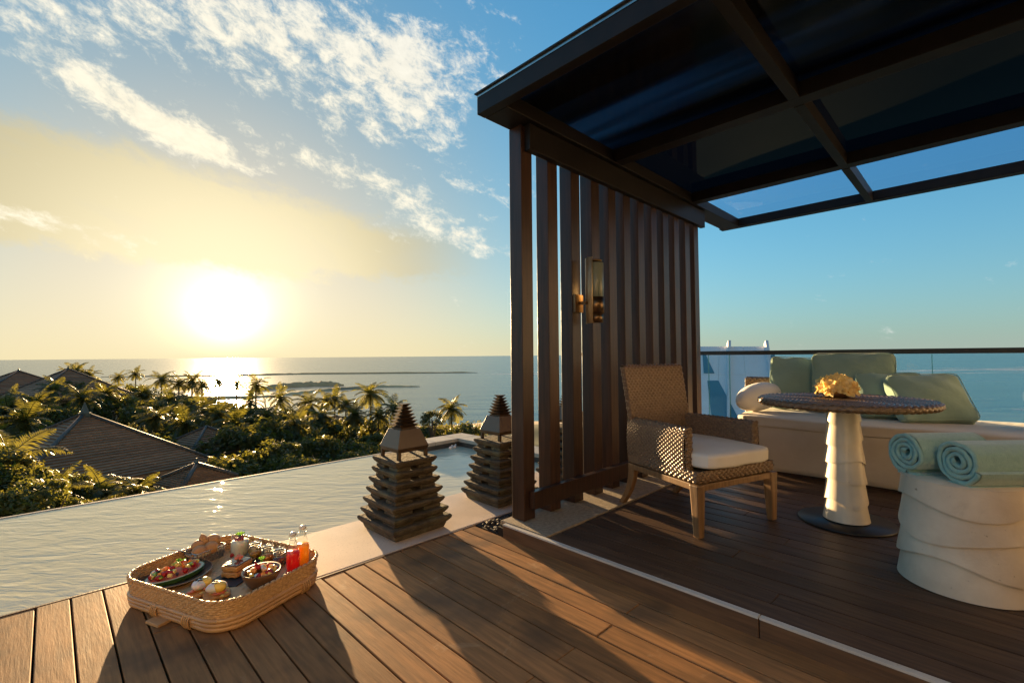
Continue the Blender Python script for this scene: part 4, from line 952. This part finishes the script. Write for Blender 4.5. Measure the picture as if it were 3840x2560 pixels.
bar('shore_flat', [(350, 188, .5), (500, 176, 5), (760, 168, 6), (960, 172, 4), (1060, 178, .5)], .8, 'sand')

# ------------------------------------------------------------------ villas
def hip_roof(name, label, F, u, v, lu, lv, ze, za, courses, wall=1.0, fin=1.2, cols=True, group=None, wallz=None):
    """pyramid roof: F front eave corner, u/v plan directions, ze eave height, za apex height"""
    F = Vector(F); u = Vector(u).normalized(); v = Vector(v).normalized(); c = F + u * lu / 2 + v * lv / 2
    t = thing(name, label, 'villa', (c.x, c.y, GZ), 0, group); o = Vector((c.x, c.y, GZ))
    cs = [F, F + u * lu, F + u * lu + v * lv, F + v * lv]; cs = [Vector((p.x, p.y, ze)) - o for p in cs]; ap = Vector((c.x, c.y, za)) - o
    roof = MB().add(cs + [ap] + [p - Vector((0, 0, .25)) for p in cs], [(0, 1, 4), (1, 2, 4), (2, 3, 4), (3, 0, 4), (0, 5, 6, 1), (1, 6, 7, 2), (2, 7, 8, 3), (3, 8, 5, 0), (8, 7, 6, 5)]).build('roof', 'roof_tile', t)
    if courses:
        for s_ in range(4):
            a, b = cs[s_], cs[(s_ + 1) % 4]; n = (b - a).cross(ap - a).normalized()
            for i in range(courses):
                k0 = i / courses; k1 = (i + 1) / courses; p = [a.lerp(ap, k0), b.lerp(ap, k0), b.lerp(ap, k1), a.lerp(ap, k1)]
                top = [p[0] + n * .16, p[1] + n * .16, p[2] + n * .05, p[3] + n * .05]
                MB().hexa([q + n * .012 for q in p] + top).build('tile_course', 'roof_tile', roof)
        for q in cs:
            d = (ap - q); MB().tube([q + Vector((0, 0, .16)), ap + Vector((0, 0, .2))], .14, 6).build('hip_ridge', 'roof_cap', roof)
    if fin: MB().frus(ap.x, ap.y, .42 * fin, ap.z - .1, .5 * fin, ap.z + .28 * fin).frus(ap.x, ap.y, .36 * fin, ap.z + .28 * fin, .03, ap.z + 1.35 * fin).build('finial', 'finial', t)
    w_ = MB(); m_ = [F + (u + v) * wall, F + u * (lu - wall) + v * wall, F + u * (lu - wall) + v * (lv - wall), F + v * (lv - wall) + u * wall]
    m_ = [Vector((p.x, p.y, 0)) - Vector((o.x, o.y, 0)) for p in m_]; H = ze - GZ - .2
    if cols:
        for s_ in range(4):
            a, b = m_[s_], m_[(s_ + 1) % 4]; d = (b - a); L = d.length; d.normalize(); n = Vector((-d.y, d.x, 0)) * .12; k = int(L // 2.4)
            for i in range(k + 1):
                p = a + d * (L * i / k); w0 = d * .16; MB().hexa([p - w0 - n, p + w0 - n, p + w0 + n, p - w0 + n, *(q + Vector((0, 0, H)) for q in (p - w0 - n, p + w0 - n, p + w0 + n, p - w0 + n))]).build('column', 'villa_wall', t)
        mm = [p * .86 for p in m_]; MB().hexa(mm + [p + Vector((0, 0, H)) for p in mm]).build('wall', 'dark_frame', t)
        lo = [p * 1.02 for p in m_]; MB().hexa(lo + [p + Vector((0, 0, H * .45)) for p in lo]).build('parapet', 'villa_wall', t)
    else: MB().hexa(m_ + [p + Vector((0, 0, H)) for p in m_]).build('wall', 'villa_wall', t)
    return t
u_ = FW * .883 + RT_ * .47; v_ = FW * .47 - RT_ * .883
hip_roof('villa', 'large villa with brown tiled pyramid roof and finial below the pool edge', ld(-30.7, 28.1), u_, v_, 12.4, 13.0, 1.1 - 8.6, 1.1 - 4.42, 26, fin=.75)
hip_roof('villa', 'smaller tiled roof half hidden by trees just right of the large villa', px(700, 43), u_, v_, 8.0, 8.0, pyz(800, 1735, 43), pyz(778, 1612, 47), 16, fin=0, cols=False)
hip_roof('villa', 'low tiled pavilion roof with a spiked finial just above the pool edge', px(690, 28.5), u_, v_, 3.4, 3.4, pyz(720, 1826, 29), pyz(772, 1757, 30), 12, fin=.42, cols=False)
hip_roof('villa', 'distant tiled roof with pointed apex standing clear against the sea', px(110, 68), u_, v_, 13, 13, pyz(100, 1500, 70), pyz(171, 1388, 76), 18, fin=.5, cols=False)
hip_roof('villa', 'distant tiled roof cut by the left edge of the picture', px(-90, 72), u_, v_, 13, 13, pyz(0, 1490, 72), pyz(18, 1395, 80), 18, fin=.5, cols=False)
hip_roof('villa', 'low dark roof among the palms left of the nearest lantern', px(1235, 86), u_, v_, 10, 8, pyz(1300, 1598, 88), pyz(1290, 1562, 92), 8, fin=0, cols=False)

# white building beyond the railing
cp = thing('white_building', 'white building with steep pale roof, ribs and teal glazing beyond the railing', 'building', (*px(2700, 58).xy, GZ)); co = Vector(cp.location)
def cpart(name, mb, m_): o = mb.build(name, m_, cp); o.location = -co; return o
def slab(pts, th, n): return MB().hexa([Vector(p) for p in pts] + [Vector(p) + n * th for p in pts])
r0, r1 = px(2520, 60, pyz(2520, 1299, 60)), px(2876, 60, pyz(2876, 1299, 60)); e0, e1 = px(2420, 46, pyz(2420, 1680, 46)), px(2935, 46, pyz(2935, 1680, 46))
nr = (r1 - r0).cross(e0 - r0).normalized(); nr = -nr if nr.z < 0 else nr
def onroof(a, b, off=0.0):
    p = r0.lerp(r1, a); q = e0.lerp(e1, a); return p.lerp(q, b) + nr * off
NS = 4
for i in range(NS):
    for j in range(3):
        a, b = i / NS + .001, (i + 1) / NS - .001; c, d = j / 3 + .001, (j + 1) / 3 - .001
        cpart('roof_panel', MB().hexa([onroof(a, d, -.2), onroof(b, d, -.2), onroof(b, c, -.2), onroof(a, c, -.2), onroof(a, d, 0), onroof(b, d, 0), onroof(b, c, 0), onroof(a, c, 0)]), 'chapel_white')
cpart('wall', MB().hexa([onroof(.02, .99, -.6), onroof(.98, .99, -.6), onroof(.98, .01, -.6), onroof(.02, .01, -.6), *[Vector((p.x, p.y, p.z)) - Vector((0, 0, .35)) for p in (onroof(.02, .99, -.21), onroof(.98, .99, -.21), onroof(.98, .01, -.21), onroof(.02, .01, -.21))]]), 'chapel_white')
for a in (.575, .97): cpart('rib', MB().hexa([onroof(a, .95, 0), onroof(a + .016, .95, 0), onroof(a + .016, -.03, 0), onroof(a, -.03, 0), onroof(a, .95, .25), onroof(a + .016, .95, .25), onroof(a + .036, -.035, .55), onroof(a + .005, -.035, .55)]), 'chapel_rib')
for pts in ([(.40, .40), (.50, .40), (.68, .78), (.46, .78)], [(.33, .10), (.36, .10), (.46, .32), (.36, .32)], [(1.005, .12), (1.06, .10), (1.09, .36), (1.012, .36)]):
    cpart('glazing', MB().hexa([onroof(a, b, .02) for a, b in pts] + [onroof(a, b, .06) for a, b in pts]), 'teal_glazing')
cpart('base', MB().hexa([*(Vector((p.x, p.y, GZ)) for p in (e0 + FW * 3, e1 + FW * 3, r1 + FW * 6, r0 + FW * 6)), *(Vector((p.x, p.y, e0.z - .5)) for p in (e0 + FW * 3, e1 + FW * 3, r1 + FW * 6, r0 + FW * 6))]), 'villa_wall')

# ------------------------------------------------------------------ trees
def palm_crown(seed, nf=24, ln=2.1):
    r_ = random.Random(seed); mb = MB()
    for k in range(nf):
        a_ = k * 2.39996 + r_.uniform(-.2, .2); el_ = R(78 - 112 * (k / nf) ** .9 + r_.uniform(-8, 8)); L = ln * r_.uniform(.85, 1.1) * (1 - .15 * (k / nf)); p = Vector((0, 0, 0)); d = Vector((math.cos(el_) * math.cos(a_), math.cos(el_) * math.sin(a_), math.sin(el_)))
        n = 17; pts = [p.copy()]; dr = []
        for i in range(n):
            d = (d + Vector((0, 0, -.085 - .04 * i / n)) + Vector((.02, -.012, 0))).normalized(); p = p + d * (L / n); pts.append(p.copy()); dr.append(d.copy())
        mb.tube(pts[::2] + [pts[-1]] * (0 if n % 2 else 0), [.028 * (1 - .8 * i / (len(pts[::2]))) for i in range(len(pts[::2]))], 4, cap=False)
        for i in range(1, n):
            for q in (0, .5):
                f = i + q; 
                if f >= n: continue
                c = pts[i].lerp(pts[min(i + 1, n)], q); t_ = dr[min(i, n - 1)]; sd = t_.cross(Vector((0, 0, 1)))
                sd = sd.normalized() if sd.length > .05 else Vector((1, 0, 0)); up = sd.cross(t_)
                ll = .52 * ln / 2.1 * math.sin(math.pi * min(1, .12 + .86 * f / n)) ** .7 * r_.uniform(.8, 1.1)
                for s_ in (-1, 1):
                    dv = (sd * s_ * .82 + t_ * .55 - Vector((0, 0, r_.uniform(.25, .6))) + up * .1).normalized(); tip = c + dv * ll; w_ = t_ * .030
                    mid = c + dv * ll * .5 + Vector((0, 0, .03)); mb.add([c - w_ * .5, c + w_ * .5, mid + w_, mid - w_, tip], [(0, 1, 2, 3), (3, 2, 4)])
    for i in range(5): mb.ell((.14 * math.cos(i * 1.3), .14 * math.sin(i * 1.3), -.16), (.10, .10, .13), 6, 5)
    return mb.mesh('crown', 'leaf_palm')
PC = [palm_crown(1), palm_crown(2, 28), palm_crown(3, 20), palm_crown(4, 26)]
def leaf_crown(seed, m_, n=64, per=40, flat=.72, ls=.20):
    r_ = random.Random(seed); mb = MB()
    for i in range(n):
        z = r_.uniform(-.5, 1); a_ = r_.uniform(0, 6.283); rad = math.sqrt(max(0, 1 - z * z)) * r_.uniform(.72, 1.08); c = Vector((rad * math.cos(a_), rad * math.sin(a_), z * flat * r_.uniform(.8, 1.12))) * (r_.uniform(.45, 1.0) ** .35); cr = r_.uniform(.13, .27)
        for k in range(per):
            o = Vector((r_.gauss(0, 1), r_.gauss(0, 1), r_.gauss(0, .8))).normalized() * cr * r_.uniform(.4, 1.1); p = c + o; nn = (o.normalized() + Vector((r_.gauss(0, .6), r_.gauss(0, .6), .5 + r_.gauss(0, .5)))).normalized()
            t1 = nn.cross(Vector((r_.gauss(0, 1), r_.gauss(0, 1), r_.gauss(0, 1)))).normalized(); t2 = nn.cross(t1); s_ = ls * r_.uniform(.22, .50)
            mb.add([p - t1 * s_ * .9, p + t2 * s_ * .42, p + t1 * s_ * .9, p - t2 * s_ * .42], [(0, 1, 2, 3)])
    return mb.mesh('crown', m_)
LC = [leaf_crown(11, 'leaf_a'), leaf_crown(12, 'leaf_b'), leaf_crown(13, 'leaf_a', 90, 36, .6), leaf_crown(14, 'leaf_b', 60, 50, .85)]
def link(name, me, parent, loc=(0, 0, 0), sc=1, rz=0.0):
    o = bpy.data.objects.new(name, me); COL.objects.link(o); o.parent = parent; o.location = loc; o.scale = sc if hasattr(sc, '__len__') else (sc, sc, sc); o.rotation_euler = (0, 0, rz); return o
rt_ = random.Random(31)
def palm(x, y, dep, label, size=1.0, var=0, lean=.3, group='palms below the terrace'):
    p = px(x, dep); zc = pyz(x, y, dep); t = thing('palm_tree', label, 'palm', (p.x, p.y, GZ), 0, group); H = zc - GZ
    dxy = Vector((rt_.uniform(-1, 1), rt_.uniform(-1, 1), 0)) * lean; base = -dxy
    pts = [base * (1 - k / 8) ** 1.6 + Vector((0, 0, H * k / 8)) for k in range(9)]
    MB().tube(pts, [.17 * size * (1 - .45 * k / 8) for k in range(9)], 8).build('trunk', 'bark', t)
    c_ = link('crown', PC[var % 4], t, (0, 0, H), (size * rt_.uniform(1.1, 1.4), size * rt_.uniform(1.1, 1.4), size * rt_.uniform(1.0, 1.45)), rt_.uniform(0, 6.28)); c_.rotation_euler = (rt_.uniform(-.28, .28), rt_.uniform(-.28, .28), c_.rotation_euler.z); return t
def tree(x, dep, top, r_, label, var=0, group='leafy trees below the terrace', flat=1.0):
    p = px(x, dep); zt = pyz(x, top, dep); t = thing('leafy_tree', label, 'tree', (p.x, p.y, GZ), 0, group); H = zt - GZ; cz = max(H - r_ * .72 * flat, H * .5)
    mb = MB().tube([(0, 0, 0), (.1, .05, cz * .5), (0, 0, cz)], [.20, .15, .09], 7)
    for k in range(5): a_ = k * 1.256 + 1; mb.tube([(.05, 0, cz * .55), (r_ * .35 * math.cos(a_), r_ * .35 * math.sin(a_), cz * .9), (r_ * .65 * math.cos(a_), r_ * .65 * math.sin(a_), cz + r_ * .25)], [.09, .06, .02], 5)
    mb.build('trunk', 'bark', t); link('crown', LC[var % 4], t, (0, 0, cz), (r_, r_, r_ * flat), rt_.uniform(0, 6.28)); return t
PALMS = [(1389, 1478, 70, 'tallest full-headed palm above the nearest lantern, clear against the pale sea', 1.3, 1), (1691, 1532, 62, 'round-headed palm beside the far pool corner', 1.05, 1), (960, 1443, 84, 'palm standing just right of the sun glitter on the water', 1.25, 0),
 (1053, 1496, 80, 'palm between the sand bar end and the glitter, two crowns right of the glitter', 1.2, 2), (1155, 1514, 66, 'broad palm in front of the near sand bar', 1.15, 3), (1223, 1503, 72, 'left one of a close pair of slim palms below the sand bar', .95, 0), (1256, 1494, 74, 'right one of a close pair of slim palms below the sand bar', .95, 2),
 (1297, 1515, 72, 'small palm with arching fronds just left of the tallest palm', 1.0, 3), (1478, 1535, 64, 'palm half hidden behind the top of the nearest lantern', 1.05, 0), (1205, 1560, 60, 'palm lower in the grove under the slim pair', 1.1, 1),
 (510, 1402, 104, 'lone thin palm sticking up highest left of the sun', .95, 2), (446, 1415, 102, 'short palm just left of the lone thin palm', .9, 0), (608, 1422, 98, 'first palm of the shoreline row left of the sun glitter', 1.25, 3), (672, 1438, 94, 'second palm of the shoreline row left of the sun glitter', 1.25, 0),
 (722, 1432, 96, 'third palm of the shoreline row left of the sun glitter', 1.3, 1), (760, 1444, 94, 'palm at the right end of the shoreline row touching the glitter', 1.25, 2), (889, 1438, 104, 'thin palm standing alone in the sun glitter', 1.2, 2), (820, 1430, 108, 'slender palm inside the sun glitter, left of the lone thin one', 1.05, 0),
 (290, 1402, 92, 'dark palm right of the distant pointed roof', 1.3, 1), (262, 1408, 90, 'dark palm touching the distant pointed roof', 1.2, 3), (338, 1412, 94, 'palm leaning out right of the dark pair near the pointed roof', 1.15, 0),
 (204, 1462, 66, 'palm in front of the distant pointed roof', 1.2, 2), (96, 1580, 44, 'palm with fronds catching light left of the large villa roof', 1.25, 1), (590, 1562, 52, 'palm rising behind the right slope of the large villa roof', 1.1, 3), (700, 1590, 50, 'palm between the large villa roof and the smaller roof', 1.05, 0),
 (20, 1735, 24, 'near palm whose fronds fill the left edge above the pool', 1.1, 1), (395, 1838, 26, 'palm just below the pool edge in front of the large villa', .8, 2), (520, 1842, 25, 'palm crown barely showing above the pool edge below the villa', .7, 3), (200, 1880, 22, 'near palm under the pool edge at the lower left', .8, 0), (1000, 1560, 58, 'palm in the shaded grove left of the broad palm', 1.15, 2), (880, 1590, 54, 'palm in the grove straight below the sun', 1.1, 1), (820, 1555, 56, 'palm in front of the smaller roof, under the sun', 1.15, 3), (770, 1530, 62, 'palm just left of the line below the sun, above the smaller roof', 1.2, 0), (640, 1500, 72, 'palm above the right slope of the large villa roof', 1.2, 2), (540, 1480, 76, 'palm under the lone thin palm', 1.2, 1), (400, 1475, 70, 'palm right above the finial of the large villa', 1.25, 3), (310, 1490, 60, 'palm left of the villa finial, behind the roof', 1.2, 0), (140, 1520, 56, 'palm below the distant pointed roof, left of the villa', 1.3, 1), (30, 1540, 54, 'palm at the left edge below the cut-off distant roof', 1.3, 2), (1110, 1590, 50, 'palm in the middle of the dense grove right of the sun', 1.15, 0), (1330, 1555, 66, 'palm under the tallest palm, left of its trunk', 1.05, 1), (1420, 1560, 62, 'palm under the tallest palm, right of its trunk', 1.0, 3), (940, 1510, 70, 'palm under the palm beside the sun glitter', 1.2, 2)]
for x, y, dep, lab, s_, v in PALMS: palm(x, y, dep, lab, s_, v)
TREES = [(60, 60, 1500, 3.6, 0), (180, 52, 1530, 3.4, 1), (130, 80, 1440, 4.2, 2), (270, 75, 1440, 4.0, 0), (360, 82, 1440, 4.4, 1), (430, 70, 1470, 3.8, 2), (500, 86, 1450, 4.2, 0), (560, 64, 1510, 3.6, 1), (640, 80, 1470, 4.0, 2), (720, 66, 1500, 3.6, 0), (800, 88, 1500, 3.6, 1), (860, 72, 1530, 3.4, 3), (700, 54, 1585, 3.2, 2),
 (940, 62, 1530, 3.8, 0), (900, 46, 1600, 3.4, 1), (1000, 48, 1570, 3.6, 2), (1060, 66, 1540, 3.6, 0), (1100, 50, 1600, 3.4, 1), (1160, 58, 1590, 3.2, 3), (1040, 38, 1660, 3.0, 0), (940, 35, 1690, 2.8, 2), (1180, 44, 1640, 3.0, 1), (1260, 60, 1590, 3.0, 0), (1300, 48, 1645, 2.8, 2), (1330, 68, 1585, 3.0, 3), (1400, 56, 1640, 2.6, 0), (1440, 70, 1600, 2.8, 1), (1120, 34, 1720, 2.6, 0), (1230, 36, 1720, 2.4, 2), (1330, 40, 1700, 2.4, 1), (840, 33, 1730, 2.6, 3),
 (1500, 62, 1610, 2.6, 2), (1560, 60, 1600, 2.6, 0), (1610, 58, 1600, 2.4, 3), (1660, 64, 1605, 2.4, 1), (1760, 58, 1590, 2.3, 1), (1725, 56, 1600, 2.0, 0), (1620, 52, 1545, 1.2, 3), (120, 40, 1640, 3.2, 0), (30, 36, 1660, 3.0, 1), (60, 21, 1745, 1.9, 2), (150, 19.5, 1800, 1.5, 0), (-20, 22, 1700, 2.2, 1), (210, 24, 1760, 1.6, 2), (20, 18, 1850, 1.4, 3), (560, 42, 1640, 2.8, 0), (320, 22.5, 1870, 1.0, 1), (450, 24, 1860, 1.0, 3)]
def where(x, dep):
    if dep < 26: return 'leafy shrub-like tree right under the pool edge at the lower left'
    if x < 240: return 'leafy tree in the grove left of the large villa roof' if dep < 70 else 'leafy tree around the distant pointed roofs'
    if x < 600: return 'leafy tree behind the large villa roof, left of its peak' if x < 400 else 'leafy tree behind the large villa roof, right of its peak'
    if x < 830: return 'leafy tree behind the smaller roof below the sun'
    if x < 1080: return 'dense leafy tree in the grove straight right of the sun' if dep < 50 else 'leafy tree near the beach right of the sun glitter'
    if x < 1270: return 'dense leafy tree close below the pool edge, between sun and lantern' if dep < 50 else 'leafy tree under the slim palms by the beach'
    if x < 1480: return 'low leafy tree around the tallest palm, left of the lantern'
    return 'low bright leafy bush between the two lanterns above the pool coping'
ORD = ['first', 'second', 'third', 'fourth', 'fifth', 'sixth', 'seventh', 'eighth', 'ninth', 'tenth']
cnt = {}
for q in sorted(TREES): cnt.setdefault(where(q[0], q[1]), []).append(q)
for wl, qs in cnt.items():
    for i, (x, dep, top, r_, v) in enumerate(qs):
        lab = wl if len(qs) == 1 else wl + ', ' + ORD[i] + ' from left'
        tree(x, dep, top, r_ * (1.1 if dep > 40 else 1.0), lab, v, wl.replace('leafy ', '')[:60], flat=.95)
# understorey filling the ground between the trees
rs = random.Random(77); um = MB()
for i in range(5200):
    dep = rs.uniform(24, 104); x = rs.uniform(-300, 1800)
    if dep > 0 and x > 1450 and dep < 44: continue
    p = px(x, dep, GZ + rs.uniform(.1, 1.5))
    q = p - Vector((*ld(-29.5, 38).xy, 0)); 
    if abs(q.x) < 8 and abs(q.y) < 8: continue
    if (p.xy.dot(FW.xy)) > shore(p.xy.dot(RT_.xy)) - 20: continue
    for k in range(7):
        nn = Vector((rs.gauss(0, 1), rs.gauss(0, 1), 1)).normalized(); t1 = nn.cross(Vector((rs.gauss(0, 1), rs.gauss(0, 1), rs.gauss(0, 1)))).normalized(); t2 = nn.cross(t1); c = p + Vector((rs.gauss(0, .5), rs.gauss(0, .5), rs.gauss(0, .35))); s_ = rs.uniform(.15, .4)
        um.add([c - t1 * s_, c + t2 * s_ * .45, c + t1 * s_, c - t2 * s_ * .45], [(0, 1, 2, 3)])
tag(um.build('undergrowth', 'leaf_b'), 'low green undergrowth covering the garden floor between trees and roofs', 'undergrowth', kind='stuff')

# ------------------------------------------------------------------ unseen suite added behind the camera; its sunlit wall bounces warm fill light
hw = thing('added_bounce_suite', 'cream rendered wall added unseen behind the viewer to bounce warm sunlight', 'building', (1.5, -3.6, 0))
def hpart(name, mb, m_, **kw): o = mb.build(name, m_, hw, **kw); o.location = -Vector(hw.location); return o
for x0, x1, z0, z1 in ((-9, -2.2, -.05, 4.2), (-2.2, 3.6, 2.5, 4.2), (3.6, 9, -.05, 4.2)): hpart('wall', MB().box(x0, x1, -3.9, -3.3, z0, z1), 'bounce_render')
for i in range(4):
    a = -2.15 + i * 1.43; hpart('door_frame', MB().box(a, a + .07, -3.72, -3.62, -.04, 2.48), 'dark_frame'); hpart('door_pane', MB().box(a + .072, a + 1.425, -3.70, -3.68, -.04, 2.48), 'smoked_pane')
hpart('roof', MB().box(-9.2, 9.2, -9, -3.1, 4.21, 4.4), 'dark_frame')
